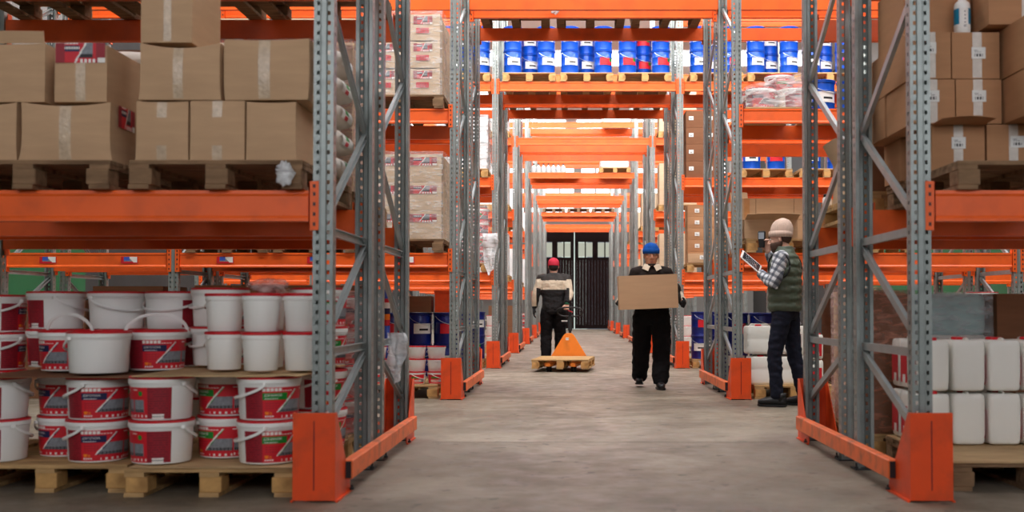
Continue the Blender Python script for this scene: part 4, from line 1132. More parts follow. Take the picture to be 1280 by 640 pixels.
# ---- fourth to sixth row: wrapped loads beside the aisle
for n in (4, 5, 6):
    y = rowd(n)
    for q, zq in ((1, Z1), (2, Z2), (3, Z3)):
        for s, cx in ((-1, -1.80), (1, 2.29)):
            side = 'left' if s < 0 else 'right'
            if q == 3 and n != 4: continue
            PAL.put((cx, y-.02, zq), label='pallet on the %s shelf of the %s %s rack' % (('', 'lower', 'middle', 'top')[q], W_ROW[n], side), group='far pallets')
            block('%s on the %s shelf of the %s %s rack' % ('wrapped carton' if s < 0 else 'tan carton', ('', 'lower', 'middle', 'top')[q], W_ROW[n], side), cx-.41, cx+.41, 2, y+.02, .6, zq+PT, 3, .3, MILK if s < 0 else CARD4, 'far cartons', tape=None, bulge=.003)
    for s, cx in ((-1, -1.80), (1, 2.29)):
        side = 'left' if s < 0 else 'right'
        cx += .08*s
        PAL.put((cx, y+.02, 0), label='floor pallet of the %s %s rack' % (W_ROW[n], side), group='far pallets')
        if n == 5: block('dark carton on the floor of the %s %s rack' % (W_ROW[n], side), cx-.41, cx+.41, 2, y+.06, .6, PT, 3, .3, CARD3, 'far cartons', tape=None)
        else:
            for L in range(3):
                for c in range(2): (TUBW if n == 4 else TUBB).put((cx-.2+.36*c, y+.22, PT+.001+.2225*L), R(15), 'tub on the floor of the %s %s rack, %s, %s from below' % (W_ROW[n], side, ('left', 'right')[c], ORD[L+1]), 'far tubs')
d5 = rowd(5)
sheet(-1.15, .2, d5+.0, d5+1.1, Z3, 'board over the aisle in the fifth rack row under grey bottles', PLY, .012, 0, 2)
def jug():
    e = empty('grey_bottle'); mb = MB(); mb.lathe([(.062,0),(.066,.01),(.066,.14),(.05,.175),(.02,.2),(.018,.225)], 20); mb.build('bottle_body', mat('grey_bottle_plastic', (176,180,184), .35), e, smooth=True)
    mb = MB(); mb.lathe([(.022,.222),(.024,.225),(.024,.25)], 14); mb.build('bottle_cap', BLACK, e); return e
JUG = Kind(jug)
for k in range(7):
    JUG.put((-1.06+.135*k, d5+.14, Z3+.014), label='grey bottle over the aisle in the fifth rack row, %s from the left' % ORD[k+1], group='grey bottles', cat='bottle')
PAL.put((1.16, d5-.02, Z3), label='pallet of low white wrapped goods over the aisle, fifth row', group='pallets over the aisle')
bale(.76, 1.56, d5+.05, d5+1.0, Z3+PT+.002, Z3+PT+.26, 'low white wrapped load on the pallet over the aisle, fifth row', MILK)
bale(.80, 1.62, d5+.01, d5+1.09, Z4+.001, Z4+.24, 'white wrapped load on the upper crossbeams, fifth row', MILK)
d7 = rowd(7)
for k, x in enumerate((-.72, .23, 1.18)):
    PALD.put((x, d7-.02, Z3), label='empty pallet over the aisle in the seventh rack row, %s from the left' % ORD[k+1], group='pallets over the aisle')

# ---- dark goods on the bay floors behind; left stacks are filler added for darkness
for k, x in enumerate((-2.75, -3.62)):
    PALD.put((x, d2+.06, 0), label='filler floor pallet in the dark bay of the second left rack, %s from the aisle' % ORD[k+2], group='dark bay pallets')
    block('dark filler carton, %s stack from the aisle, floor of the second left rack' % ORD[k+2], x-.40, x+.40, 2, d2+.1, .7, PT, 4, .265, CARD3, 'dark bay cartons', tape=None)
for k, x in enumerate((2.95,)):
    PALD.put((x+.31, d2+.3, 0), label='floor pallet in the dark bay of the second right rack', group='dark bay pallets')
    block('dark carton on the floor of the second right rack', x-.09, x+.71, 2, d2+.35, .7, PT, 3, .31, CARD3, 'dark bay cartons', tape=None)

for k, x in enumerate((-2.72, -3.64)):  # hidden loads added to block light and darken the bay behind
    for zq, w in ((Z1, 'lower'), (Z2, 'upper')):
        PALD.put((x, d2-.02, zq), label='filler pallet on the %s shelf of the second left rack, %s from the aisle' % (w, ORD[k+2]), group='dark bay pallets')
        block('filler carton, %s shelf, %s pallet from the aisle, second left rack' % (w, ORD[k+2]), x-.40, x+.40, 1, d2+.1, .8, zq+PT, 2, .42, CARD4, 'dark bay cartons', tape=None)

for k, x in enumerate((-4.72, -5.56)):  # outer stacks added as dark filler to keep the bay dark
    if k == 0: PALD.put((x, d2+.06, 0), label='filler floor pallet in the outer bay of the second left rack', group='dark bay pallets')
    block('filler carton, outer bay of the second left rack, %s stack from the far end' % ('second', 'first')[k], x-.38, x+.38, 1, d2+.1, .7, PT if k == 0 else .001, 3, .35, CARD3, 'dark bay cartons', tape=None)
# ------------------------------------------------------------------ hand pallet truck in the aisle
TRUCK = mat('orange_truck_paint', (244,138,48), .4, var=.05, dirt=((150,90,50), .35, 6))
tk = empty('hand_pallet_truck', (-.19, 16.0, 0), R(-6)); tag(tk, 'orange hand pallet truck with black tiller standing in the aisle under a pallet', 'pallet truck')
for sx in (-1, 1):
    mb = MB(); mb.rings([[(sx*.19+a*k, y, z) for a, z in ((-.07,.085),(.07,.085),(.07,.125),(.05,.138),(-.05,.138),(-.07,.125))] for y, k in ((.06,.5),(.16,1),(1.25,1))])
    f = mb.build('fork', TRUCK, tk)
    for dx in (-.022,.022):
        mb = MB(); mb.lathe([(.02,-.018),(.04,-.018),(.042,-.012),(.042,.012),(.04,.018),(.02,.018)], 20); mb.xf(Matrix.Translation((sx*.19+dx*1.0, .22, .043)) @ Matrix.Rotation(PI/2, 4, 'Y'))
        mb.build('load_roller', BLACK, f, smooth=True)
mb = MB()
P = [(-.315,.11),(.315,.11),(.315,.15),(.085,.53),(.05,.56),(-.05,.56),(-.085,.53),(-.315,.15)]
mb.rings([[(x, y, z) for x, z in P] for y in (1.26, 1.275)]); mb.box(-.31,.31,1.275,1.40,.10,.14)
mb.rings([[(x*.55, y, z) for x, z in P] for y in (1.275, 1.37)])
ch = mb.build('truck_chassis', TRUCK, tk, bevel=.004)
mb = MB(); mb.grid(lambda u, v: (-.05+.05*u, 1.258, .45+.04*v), 10, 6, lambda i, j: 1 if j in (2,3) and i % 2 else 0); mb.build('label', [LWHITE, INK], ch)
mb = MB(); mb.lathe([(.05,.14),(.05,.42),(.035,.43),(.035,.52)], 18, c=(0,1.44,0)); mb.build('lift_pump', DARKSTEEL, tk, smooth=True)
for dx in (-.06,.06):
    mb = MB(); mb.lathe([(.03,-.025),(.085,-.025),(.09,-.018),(.09,.018),(.085,.025),(.03,.025)], 24); mb.xf(Matrix.Translation((dx,1.44,.091)) @ Matrix.Rotation(PI/2, 4, 'Y')); mb.build('steering_wheel', BLACK, tk, smooth=True)
mb = MB(); mb.tube([(0,1.44,.45),(0,1.445,.62),(0,1.43,.84)], .022, 10); mb.tube([(0,1.44,.60),(0,1.432,.80)], .035, 10)
tl = mb.build('tiller_shaft', DARKSTEEL, tk, smooth=True)
mb = MB(); lp = []
for i in range(29):
    a = 2*PI*i/28; c, s = math.cos(a), math.sin(a)
    lp.append((.205*math.copysign(abs(c)**.7, c), 1.43-.05*s, .905+.075*math.copysign(abs(s)**.8, s)))
mb.tube(lp, .014, 8); mb.tube([(0,1.43,.83),(0,1.43,.9)], .02, 8); hl = mb.build('tiller_handle', BLACK, tk, smooth=True)
mb = MB(); mb.tube([(-.03,1.42,.93),(.05,1.40,.90)], .008, 6); mb.build('release_lever', LRED, hl)
PAL.put((-.19, 16.02, .05), R(-6), label='wooden pallet carried on the orange hand truck in the aisle', group='aisle pallet')

# ------------------------------------------------------------------ people
def V(*a): return Vector(a)
def rz_ring(c, rx, ry, n=28, ex=2.3): return ring_se(rx, ry, ex, c[2], n, c[0], c[1])
def torso(mb, rows): mb.rings([rz_ring((cx, cy, z), rx, ry) for z, cx, cy, rx, ry in rows])
def limb(mb, pts, rad, n=14):
    """smooth tapered limb through joints"""
    P, Q = [], []
    for i in range(len(pts)-1):
        for t in (0, .33, .66): P.append(Vector(pts[i]).lerp(Vector(pts[i+1]), t)); Q.append(rad[i]+(rad[i+1]-rad[i])*t)
    P.append(Vector(pts[-1])); Q.append(rad[-1])
    t = (P[-1]-P[-2]).normalized(); t0 = (P[0]-P[1]).normalized()
    P = [P[0]+t0*Q[0]*.5]+P+[P[-1]+t*Q[-1]*.35]; Q = [Q[0]*.75]+Q+[Q[-1]*.8]
    mb.tube(P, Q, n)
def hand(mb, wrist, d, nrm, thumb, curl=.6, sc=1., fat=1.):
    """palm, four unequal bent fingers and a thumb; nrm points out of the palm, thumb to the thumb side"""
    d = Vector(d).normalized(); nr = Vector(nrm); nr = (nr-d*nr.dot(d)).normalized(); th = Vector(thumb); th = (th-d*th.dot(d)-nr*th.dot(nr)).normalized()
    w = Vector(wrist)
    mb.tube([w-d*.05*sc, w, w+d*.03*sc, w+d*.065*sc, w+d*.092*sc], [(.024*sc*fat,.020*sc*fat),(.027*sc*fat,.019*sc*fat),(.040*sc*fat,.017*sc*fat),(.043*sc*fat,.016*sc*fat),(.038*sc*fat,.012*sc*fat)], 14, up=nr)
    for off, L in ((.031,.066),(.0105,.076),(-.0105,.071),(-.031,.055)):
        p = w+d*.085*sc+th*off*sc; pts = [p-d*.02*sc, p]; a = 0
        for k, f in enumerate((.42,.32,.26)):
            a += curl*(.75+.15*k)
            p = p+(d*math.cos(a)+nr*math.sin(a))*L*f*sc; pts.append(p)
        mb.tube(pts, [.0095*sc*fat,.0095*sc*fat,.009*sc*fat,.0085*sc*fat,.007*sc*fat], 8)
    p = w+d*.022*sc+th*.030*sc
    pts = [p-th*.012*sc, p, p+(d*.6+th*.65+nr*.35).normalized()*.036*sc]
    pts.append(pts[-1]+(d*.8+th*.15+nr*.5).normalized()*.032*sc)
    mb.tube(pts, [.013*sc*fat,.0125*sc*fat,.011*sc*fat,.008*sc*fat], 8)
def head_geo(mb, M):
    h = MB()
    rows = [(-.118,-.048,.026,.026),(-.108,-.036,.044,.050),(-.085,-.022,.057,.071),(-.055,-.012,.064,.084),(-.02,-.004,.070,.093),(.02,.002,.074,.098),(.06,.006,.076,.100),(.09,.008,.070,.092),(.112,.009,.052,.070),(.124,.010,.026,.036)]
    h.rings([rz_ring((0, cy, z), rx, ry, 28, 2.15) for z, cy, rx, ry in rows])
    h.tube([(0,-.094,.022),(0,-.106,0),(0,-.120,-.024),(0,-.112,-.034)], [.008,.011,.014,.009], 10)
    for s in (-1, 1):
        h.ball((s*.012,-.106,-.028), .009, .009, .007, 8)
        h.tube([(s*.012,-.096,.034),(s*.032,-.096,.038),(s*.052,-.082,.032)], [.007,.008,.006], 8)
        h.ball((s*.078,.006,-.002), .009, .017, .030, 10)
        h.ball((s*.044,-.066,-.018), .018, .018, .020, 10)
    h.ball((0,-.088,-.060), .024, .012, .007, 10); h.ball((0,-.086,-.071), .020, .013, .008, 10); h.ball((0,-.080,-.100), .020, .016, .014, 10)
    h.xf(M); mb.add(h.v, h.f)
EYEW, IRIS = mat('eye_white', (222,216,208), .3, var=.02), mat('dark_iris', (40,26,18), .25, var=.05)
LIP = mat('lips', (150,92,82), .5, var=.05)
def face_parts(e, M, hairm, beard=0, skin=None):
    for s in (-1, 1):
        mb = MB(); mb.ball((s*.031,-.0875,.014), .0125, .0125, .0085, 12); mb.xf(M); ey = mb.build('eye', EYEW, e, smooth='all')
        mb = MB(); mb.ball((s*.031,-.0975,.014), .0055, .004, .0055, 10); mb.xf(M); mb.build('iris', IRIS, ey, smooth='all')
        mb = MB(); mb.tube([(s*.014,-.1035,.033),(s*.033,-.1025,.040),(s*.054,-.086,.034)], [(.003,.004),(.004,.005),(.002,.003)], 8); mb.xf(M); mb.build('eyebrow', hairm, e, smooth='all')
    mb = MB(); mb.ball((0,-.0975,-.061), .020, .006, .0045, 10); mb.ball((0,-.096,-.069), .017, .006, .0045, 10); mb.xf(M); mb.build('lips', LIP, e, smooth='all')
    if beard:
        mb = MB(); g = .003 if beard == 1 else .010
        rows = [(-.124,-.046,.030,.032),(-.110,-.036,.047,.053),(-.085,-.022,.059,.073),(-.055,-.012,.066,.085),(-.025,-.004,.071,.090)]
        rs = []
        for z, cy, rx, ry in rows:
            ring = [p for p in rz_ring((0, cy, z), rx+g*.6, ry+g, 28, 2.15)]; rs.append(ring)
        b = MB(); b.rings(rs, cap1=False)
        keep = [f for f in b.f if sum(b.v[i].y for i in f)/len(f) < .02 and not (beard == 1 and (sum(b.v[i].z for i in f)/len(f) > -.08 or abs(sum(b.v[i].x for i in f)/len(f)) > .04))
                and not (abs(sum(b.v[i].x for i in f)/len(f)) < .03 and -.08 < sum(b.v[i].z for i in f)/len(f) < -.045)]
        b.f = keep; b.m = [0]*len(keep); b.xf(M); b.build('beard', hairm, e, smooth='all', solid=.004)
def folds(amp, f=(9,9,16), off=0.):
    o = Vector((off, off*.7, 2))
    return lambda c, n: c+n*(amp*noise.noise(Vector((c.x*f[0], c.y*f[1], c.z*f[2]))+o)+amp*.5*noise.noise(Vector((c.x*24, c.y*24, c.z*34))+o))
def paint(o, mats, fn):
    me = o.data; me.materials.clear()
    for m in mats: me.materials.append(m)
    for p in me.polygons: p.material_index = fn(p.center)
def shoe(e, ank, toe, m, name='shoe', sole=BLACK, pitch=0.):
    a = Vector(ank); t = Vector(toe); t.z = 0; t.normalize(); M = Matrix.Translation((a.x, a.y, a.z-.09)) @ Matrix.Rotation(math.atan2(t.x, -t.y), 4, 'Z') @ Matrix.Rotation(pitch, 4, 'X')
    mb = MB()
    rows = [(.085,.036,.026,.052,.05),(.06,.042,.028,.06,.055),(.0,.046,.03,.056,.05),(-.06,.048,.028,.046,.04),(-.11,.048,.025,.038,.032),(-.155,.040,.02,.030,.024),(-.185,.022,.014,.022,.016)]
    rs = []
    for y, rx, zc, rzv, _ in rows:
        rs.append([(rx*math.cos(2*PI*j/16), y, max(.012, zc+.022+rzv*math.sin(2*PI*j/16))) for j in range(16)])
    mb.rings(rs); mb.tube([(0,.035,.05),(0,.04,.13)], [.045,.05], 14); mb.xf(M); o = mb.build(name, m, e, smooth='all')
    s = MB(); s.rings([[(x*1.04, y, z) for x, y in [(.036,.09),(.046,.06),(.044,0),(.05,-.07),(.049,-.12),(.036,-.17),(.0,-.192),(-.036,-.17),(-.049,-.12),(-.05,-.07),(-.044,0),(-.046,.06),(-.036,.09)]] for z in (0, .02)]); s.xf(M); s.build('sole', sole, o)
    return o
def beanie(e, M, m, tall=.0, name='beanie', brim=.034, low=.030):
    mb = MB(); rows = []
    for t in range(11):
        a = t/10; z = low+(.125+tall-low)*a; k = math.sqrt(max(0, 1-(max(0, a-.25)/.76)**2.4)); rows.append((z, max(k, .12)))
    mb.rings([rz_ring((0, .008+.012*(z/.15 if tall else 0), z), .087*k, .112*k, 32, 2.15) for z, k in rows])
    mb.xf(M); o = mb.build(name, m, e, smooth='all')
    if brim:
        b = MB(); b.rings([rz_ring((0,.006,z), .090+q, .115+q, 32, 2.15) for z, q in ((low-.006,-.004),(low-.008,.002),(low+brim*.5,.005),(low+brim,.002),(low+brim+.003,-.004))], cap0=False, cap1=False); b.xf(M); b.build('beanie_cuff', m, o, smooth='all')
    return o
def knit(name, rgb):
    return mat(name, rgb, .9, var=.10, scale=30, bump=.5, bscale=120, stretch=(3,3,.6), spec=.1)
# ---- worker carrying a carton towards the camera
SK1 = mat('brown_skin', (172,120,92), .5, var=.06, scale=12, sss=.05); HAIRD = mat('dark_hair', (28,22,20), .7, var=.1)
JBR = mat('dark_brown_jacket', (40,33,30), .85, var=.15, scale=7, bump=.2, bscale=30, spec=.15)
BEIGE = mat('beige_fleece', (206,190,168), .9, var=.08, scale=30, bump=.25, spec=.1)
TRB = mat('black_work_trousers', (21,19,20), .88, var=.2, scale=6, bump=.2, bscale=25, spec=.12); SHB = mat('black_shoe_leather', (17,17,19), .45, var=.1)
GLOVE = mat('dark_work_glove', (26,27,29), .8, var=.15, scale=30)
w1 = empty('person', (.955, 12.86, 0)); tag(w1, 'person in blue beanie and dark jacket walking forward with a cardboard box in both arms', 'person')
HM = Matrix.Translation((-.005, -.035, 1.592)) @ Matrix.Rotation(R(2), 4, 'X') @ Matrix.Scale(1.10, 4)
hx = .352; hz_ = 1.005
arm = {}
mb = MB(); head_geo(mb, HM); mb.tube([(0,.02,1.36),(0,.0,1.47),(0,-.012,1.53)], [.06,.056,.056], 16)
torso(mb, [(.88,0,0,.13,.09),(1.1,0,0,.13,.09),(1.35,0,0,.15,.09),(1.43,0,0,.10,.07)])
for s in (-1, 1):
    sh, el, wr = V(s*.175,.0,1.40), V(s*.325,.03,1.12), V(s*hx+s*.03-.015,-.20,hz_+.02)
    arm[s] = (sh, el, wr)
    limb(mb, [sh, el, wr], [.045,.036,.026]); hand(mb, wr, (0,-1,-.12), (-s*1,0,.18), (0,-.1,1), .55)
legs = {-1: (V(-.10,0,.88), V(-.115,.06,.50), V(-.13,.27,.115)), 1: (V(.10,0,.88), V(.11,-.16,.50), V(.085,-.22,.095))}
for s in (-1, 1): limb(mb, legs[s], [.07,.05,.035])
fused(mb, 'body', SK1, w1, .006, 2)
face_parts(w1, HM, HAIRD, 1)
mb = MB()
torso(mb, [(.84,0,0,.175,.125),(.90,0,0,.19,.135),(1.0,0,0,.185,.13),(1.15,0,0,.19,.135),(1.30,0,0,.205,.140),(1.38,0,0,.19,.125),(1.43,0,0,.145,.105),(1.475,0,-.005,.085,.085)])
for s in (-1, 1):
    sh, el, wr = arm[s]; limb(mb, [V(s*.12,0,1.38), sh, el, wr+V(0,.045,0)], [.085,.082,.066,.046])
j1 = fused(mb, 'jacket', JBR, w1, .009, 4, folds(.008))
def j1c(c):
    ax = abs(c.x)
    if ax > .235 and (1.03 < c.z < 1.17 and ax > .345 or (c.z < 1.33 and c.z > 1.26 and ax > .25)): return 1
    return 0
paint(j1, [JBR, BEIGE], j1c)
mb = MB()
for s in (-1, 1):
    wr = arm[s][2]; hand(mb, wr, (0,-1,-.12), (-s*1,0,.18), (0,-.1,1), .55, 1.06, 1.25); mb.tube([wr+V(0,.06,.008), wr+V(0,.0,0)], [.038,.034], 12)
g = MB(); g.v, g.f, g.m = mb.v, mb.f, mb.m
fused(g, 'work_gloves', GLOVE, w1, .006, 1)
# fleece collar: band round the neck and two points
mb = MB(); mb.rings([rz_ring((0,-.002-.012*k,z), rx, ry, 28, 2.1) for k, (z, rx, ry) in enumerate(((1.445,.092,.092),(1.47,.088,.088),(1.505,.078,.080),(1.512,.072,.074),(1.50,.068,.070)))], cap0=False, cap1=False)
cb = mb.build('fleece_collar', BEIGE, w1, smooth='all')
for s in (-1, 1):
    mb = MB(); A, B, Cc, D = V(s*.012,-.112,1.475), V(s*.085,-.055,1.498), V(s*.118,-.085,1.438), V(s*.05,-.142,1.405)
    q = lambda off: (lambda u, v: (A.lerp(B, u)).lerp(D.lerp(Cc, u), v)+V(0,-.012*math.sin(PI*u)-off,.008*math.sin(PI*v)))
    mb.grid(q(0), 6, 6); mb.grid(q(.010), 6, 6); mb.build('collar_point', BEIGE, cb, smooth='all')
mb = MB(); torso(mb, [(.76,0,0,.14,.12),(.82,0,0,.21,.14),(.90,0,0,.215,.145),(.98,0,0,.20,.132)])
for s in (-1, 1):
    h_, k_, a_ = legs[s]; limb(mb, [h_+V(s*.008,0,-.02), k_, a_+V(0,.0,.0)], [.125,.112,.096])
fused(mb, 'trousers', TRB, w1, .010, 3, folds(.012, (8,8,14), 3.))
shoe(w1, legs[1][2], (.05,-1,0), SHB); shoe(w1, legs[-1][2], (-.08,-1,0), SHB, pitch=R(-6))
beanie(w1, HM, knit('blue_knit', (28,84,168)), tall=.022, brim=.050, low=.032)
bx = carton(.545, 1.225, 12.28, 12.66, .955, 1.345, 'plain cardboard box held in both arms by the walking worker', None, m=mat('carried_cardboard', (184,146,112), .85, var=.05, scale=4, bump=.05, stretch=(1,1,6)), bulge=.002, tape=None)
bx.rotation_euler = (0, R(-2.2), 0)
# ---- worker in the quilted vest with a tablet
SK2 = mat('pale_skin', (214,168,146), .5, var=.05, scale=12, sss=.05); BEARD = mat('brown_beard', (74,52,40), .8, var=.2, scale=40)
VEST = mat('olive_quilted_vest', (74,84,70), .55, var=.12, scale=8, bump=.25, bscale=22, spec=.35)
JEAN = mat('navy_jeans', (30,32,44), .85, var=.18, scale=8, bump=.2, bscale=30, spec=.12)
def plaid():
    m = bpy.data.materials.new('plaid_shirt'); m.use_nodes = True; nt = m.node_tree; ns = nt.nodes; lk = nt.links; b = ns['Principled BSDF']; b.inputs['Roughness'].default_value = .9
    tc = ns.new('ShaderNodeTexCoord'); sx = ns.new('ShaderNodeSeparateXYZ'); mp = ns.new('ShaderNodeMapping'); mp.inputs['Rotation'].default_value = (.5,.25,.3)
    lk.new(tc.outputs['Object'], mp.inputs['Vector']); lk.new(mp.outputs['Vector'], sx.inputs[0])
    def stripe(o, per, duty):
        a = ns.new('ShaderNodeMath'); a.operation = 'MULTIPLY'; a.inputs[1].default_value = 1/per; lk.new(o, a.inputs[0])
        f = ns.new('ShaderNodeMath'); f.operation = 'FRACT'; lk.new(a.outputs[0], f.inputs[0])
        l = ns.new('ShaderNodeMath'); l.operation = 'LESS_THAN'; l.inputs[1].default_value = duty; lk.new(f.outputs[0], l.inputs[0]); return l.outputs[0]
    c = None; base = lin((206,208,212))+(1,)
    for o, per, du, fac in ((sx.outputs['Z'], .058, .42, .72), (sx.outputs['Y'], .058, .42, .72), (sx.outputs['Z'], .029, .1, .5)):
        st = stripe(o, per, du); mu = ns.new('ShaderNodeMath'); mu.operation = 'MULTIPLY'; mu.inputs[1].default_value = fac; lk.new(st, mu.inputs[0])
        x = ns.new('ShaderNodeMixRGB'); lk.new(mu.outputs[0], x.inputs[0]); x.inputs[2].default_value = lin((48,56,74))+(1,)
        if c is None: x.inputs[1].default_value = base
        else: lk.new(c, x.inputs[1])
        c = x.outputs[0]
    lk.new(c, b.inputs['Base Color']); return m
PLAID = plaid()
w2 = empty('person', (2.085, 10.44, 0), R(-116)); tag(w2, 'person in beige beanie and green quilted vest holding a tablet beside the right rack', 'person')
HM2 = Matrix.Translation((.0, -.045, 1.635)) @ Matrix.Rotation(R(10), 4, 'X') @ Matrix.Rotation(R(8), 4, 'Z')
armL = (V(.185,.01,1.455), V(.265,-.04,1.185), V(.10,-.225,1.31)); armR = (V(-.185,.0,1.455), V(-.30,-.13,1.25), V(-.125,-.205,1.535))
mb = MB(); head_geo(mb, HM2); mb.tube([(0,.03,1.38),(0,.01,1.50),(0,-.01,1.57)], [.062,.058,.056], 16)
torso(mb, [(.9,0,0,.13,.09),(1.15,0,0,.13,.09),(1.40,0,0,.15,.09),(1.47,0,0,.10,.07)])
limb(mb, armL, [.045,.037,.027]); limb(mb, armR, [.045,.037,.027])
wl = armL[2]; wr = armR[2]
hand(mb, wl, (-.35,-.75,.55), (-.3,.35,.8), (.2,-.5,.6), .45); hand(mb, wr, (.12,-.12,1), (.9,.1,0), (.1,-1,-.1), .8)
L2 = {1: (V(.10,0,.92), V(.115,-.075,.50), V(.105,-.055,.095)), -1: (V(-.10,.02,.92), V(-.12,.06,.50), V(-.125,.15,.095))}
for s in (-1, 1): limb(mb, L2[s], [.07,.05,.035])
fused(mb, 'body', SK2, w2, .006, 2)
face_parts(w2, HM2, BEARD, 2)
mb = MB(); mb.ball((0,.03,.01), .078, .085, .075, 18); mb.xf(HM2); mb.build('hair', BEARD, w2, smooth='all')
mb = MB(); torso(mb, [(1.0,0,0,.15,.11),(1.3,0,0,.165,.12),(1.44,0,0,.15,.105),(1.50,0,0,.09,.08)])
limb(mb, [V(.10,0,1.43), armL[0], armL[1], armL[2].lerp(armL[1], .08)], [.08,.078,.064,.045]); limb(mb, [V(-.10,0,1.43), armR[0], armR[1], armR[2].lerp(armR[1], .08)], [.08,.078,.064,.045])
fused(mb, 'plaid_shirt', PLAID, w2, .009, 3, folds(.006, off=5.))
mb = MB(); rows = []; z = .93
while z < 1.47:
    t = (z-.93)/.54; q = .014*abs(math.sin(PI*(z-.93)/.085)); ky = .150-.012*abs(t-.45)
    rx = (.195+.035*min(1, t*1.2)) if t < .75 else .23-.22*(t-.75)
    rows.append((z, 0, .0, rx+q-.012, ky+q-(.12*(t-.8) if t > .8 else 0))); z += .0125
rows.append((1.50,0,.0,.115,.10)); rows.append((1.54,0,.0,.085,.088)); rows.append((1.565,0,-.005,.08,.085))
torso(mb, rows)
fused(mb, 'quilted_vest', VEST, w2, .0075, 1, folds(.006, (14,14,30), 7.))
TRIM = mat('black_vest_trim', (22,24,22), .7)
for s in (-1, 1):
    mb = MB(); pts = [V(s*(.212+.012*math.cos(a)), .115*math.cos(a)*.95, 1.37+.125*math.sin(a)) for a in [2*PI*i/24 for i in range(25)]]
    mb.tube(pts, .010, 8); mb.build('armhole_trim', TRIM, w2, smooth='all')
mb = MB(); torso(mb, [(.85,0,0,.14,.11),(.90,0,0,.175,.125),(.97,0,0,.175,.12),(1.02,0,0,.17,.115)])
for s in (-1, 1): limb(mb, [L2[s][0]+V(0,0,-.02), L2[s][1], L2[s][2]+V(0,0,.01)], [.098,.074,.062])
fused(mb, 'jeans', JEAN, w2, .009, 2, folds(.010, (10,10,22), 9.))
shoe(w2, L2[1][2], (.08,-1,0), SHB); shoe(w2, L2[-1][2], (-.15,-1,0), SHB)
beanie(w2, HM2 @ Matrix.Rotation(R(-10), 4, 'X'), knit('beige_knit', (206,180,164)), tall=.085, brim=.05, low=.028)
# tablet and scanner in his hands
def world(e, p):
    return Matrix.Translation(e.location) @ Matrix.Rotation(e.rotation_euler.z, 4, 'Z') @ Vector(p)
tp = world(w2, armL[2])+V(-.085,-.012,.105)
a = V(.74,.08,-.62).normalized(); b_ = V(.40,.80,.30); b_ = (b_-a*b_.dot(a)).normalized(); n_ = a.cross(b_)
if n_.y > 0: n_ = -n_
Mt = Matrix((( -a.x, b_.x, 0, 0), (-a.y, b_.y, 0, 0), (-a.z, b_.z, 0, 0), (0,0,0,1)))
nn = V(-a.x,-a.y,-a.z).cross(b_); Mt[0][2], Mt[1][2], Mt[2][2] = nn.x, nn.y, nn.z
sgn = 1 if nn.y < 0 else -1
tb = empty('tablet', tp); tag(tb, 'white framed tablet held in the left hand of the vested worker', 'tablet')
mb = MB(); mb.box(-.125,.125,-.085,.085,-.004,.004); mb.xf(Mt); mb.build('tablet_case', mat('white_tablet', (236,232,228), .3), tb, bevel=.003)
mb = MB(); z0 = .0046*sgn
mb.grid(lambda u, v: (-.105+.21*u, -.072+.144*v, z0), 20, 14, lambda i, j: 1 if (j % 3 == 1 and 2 < i < 17 and (i*5+j) % 7 > 1) else 0); mb.xf(Mt); mb.build('tablet_screen', [mat('tablet_screen_glass', (46,48,54), .15), GREYINK], tb)
sp = world(w2, armR[2]+V(.052,-.045,.105))
sc_ = empty('handheld_scanner', sp, R(-116)); tag(sc_, 'black handheld device raised to the face of the vested worker', 'scanner')
mb = MB(); mb.rings([[(x*k, y*k2, z) for x, y in ((-.018,-.036),(.018,-.036),(.018,.036),(-.018,.036))] for z, k, k2 in ((-.075,.8,.7),(-.02,1,.8),(.02,1,1),(.08,1,1),(.09,.8,.9))]); mb.build('scanner_body', BLACK, sc_, bevel=.004)
mb = MB(); mb.box(.0182,.0195,-.028,.028,.01,.075); mb.build('scanner_screen', mat('scanner_glass', (150,160,170), .15), sc_)
# ---- worker seen from behind with the pallet truck
w3 = empty('person', (-.315, 17.80, 0), R(180)); tag(w3, 'person in red cap and black work suit with beige band, seen from behind', 'person')
S3 = 1.045
HM3 = Matrix.Translation((0,-.02,1.665)) @ Matrix.Rotation(R(3), 4, 'X') @ Matrix.Scale(1.07, 4)
a3 = {1: (V(.20,.0,1.475), V(.29,.03,1.20), V(.325,-.01,.965)), -1: (V(-.20,.0,1.475), V(-.265,.10,1.21), V(-.225,.20,1.035))}
l3 = {1: (V(.105,0,.94), V(.125,-.02,.51), V(.125,.06,.10)), -1: (V(-.105,0,.94), V(-.11,-.06,.51), V(-.10,-.10,.095))}
mb = MB(); head_geo(mb, HM3); mb.tube([(0,.02,1.42),(0,.005,1.53),(0,-.01,1.60)], [.064,.060,.058], 16)
torso(mb, [(.92,0,0,.13,.09),(1.2,0,0,.13,.09),(1.42,0,0,.16,.09),(1.50,0,0,.10,.07)])
for s in (-1, 1): limb(mb, a3[s], [.047,.038,.028]); limb(mb, l3[s], [.07,.05,.035])
hand(mb, a3[1][2], (.05,-.1,-1), (-1,0,0), (-.1,-1,0), .35); hand(mb, a3[-1][2], (.10,.35,-.9), (.1,.9,.3), (1,0,0), 1.0)
fused(mb, 'body', SK2, w3, .006, 2)
face_parts(w3, HM3, HAIRD)
mb = MB(); mb.ball((0,.03,-.005), .078, .086, .078, 18); mb.xf(HM3); mb.build('hair', HAIRD, w3, smooth='all')
mb = MB(); torso(mb, [(.90,0,0,.19,.14),(.98,0,0,.195,.145),(1.10,0,0,.19,.135),(1.25,0,0,.215,.145),(1.38,0,0,.225,.145),(1.46,0,0,.205,.13),(1.51,0,0,.15,.105),(1.56,0,0,.08,.08)])
for s in (-1, 1): limb(mb, [V(s*.12,0,1.45), a3[s][0], a3[s][1], a3[s][2]+V(0,0,.03)], [.09,.088,.070,.05])
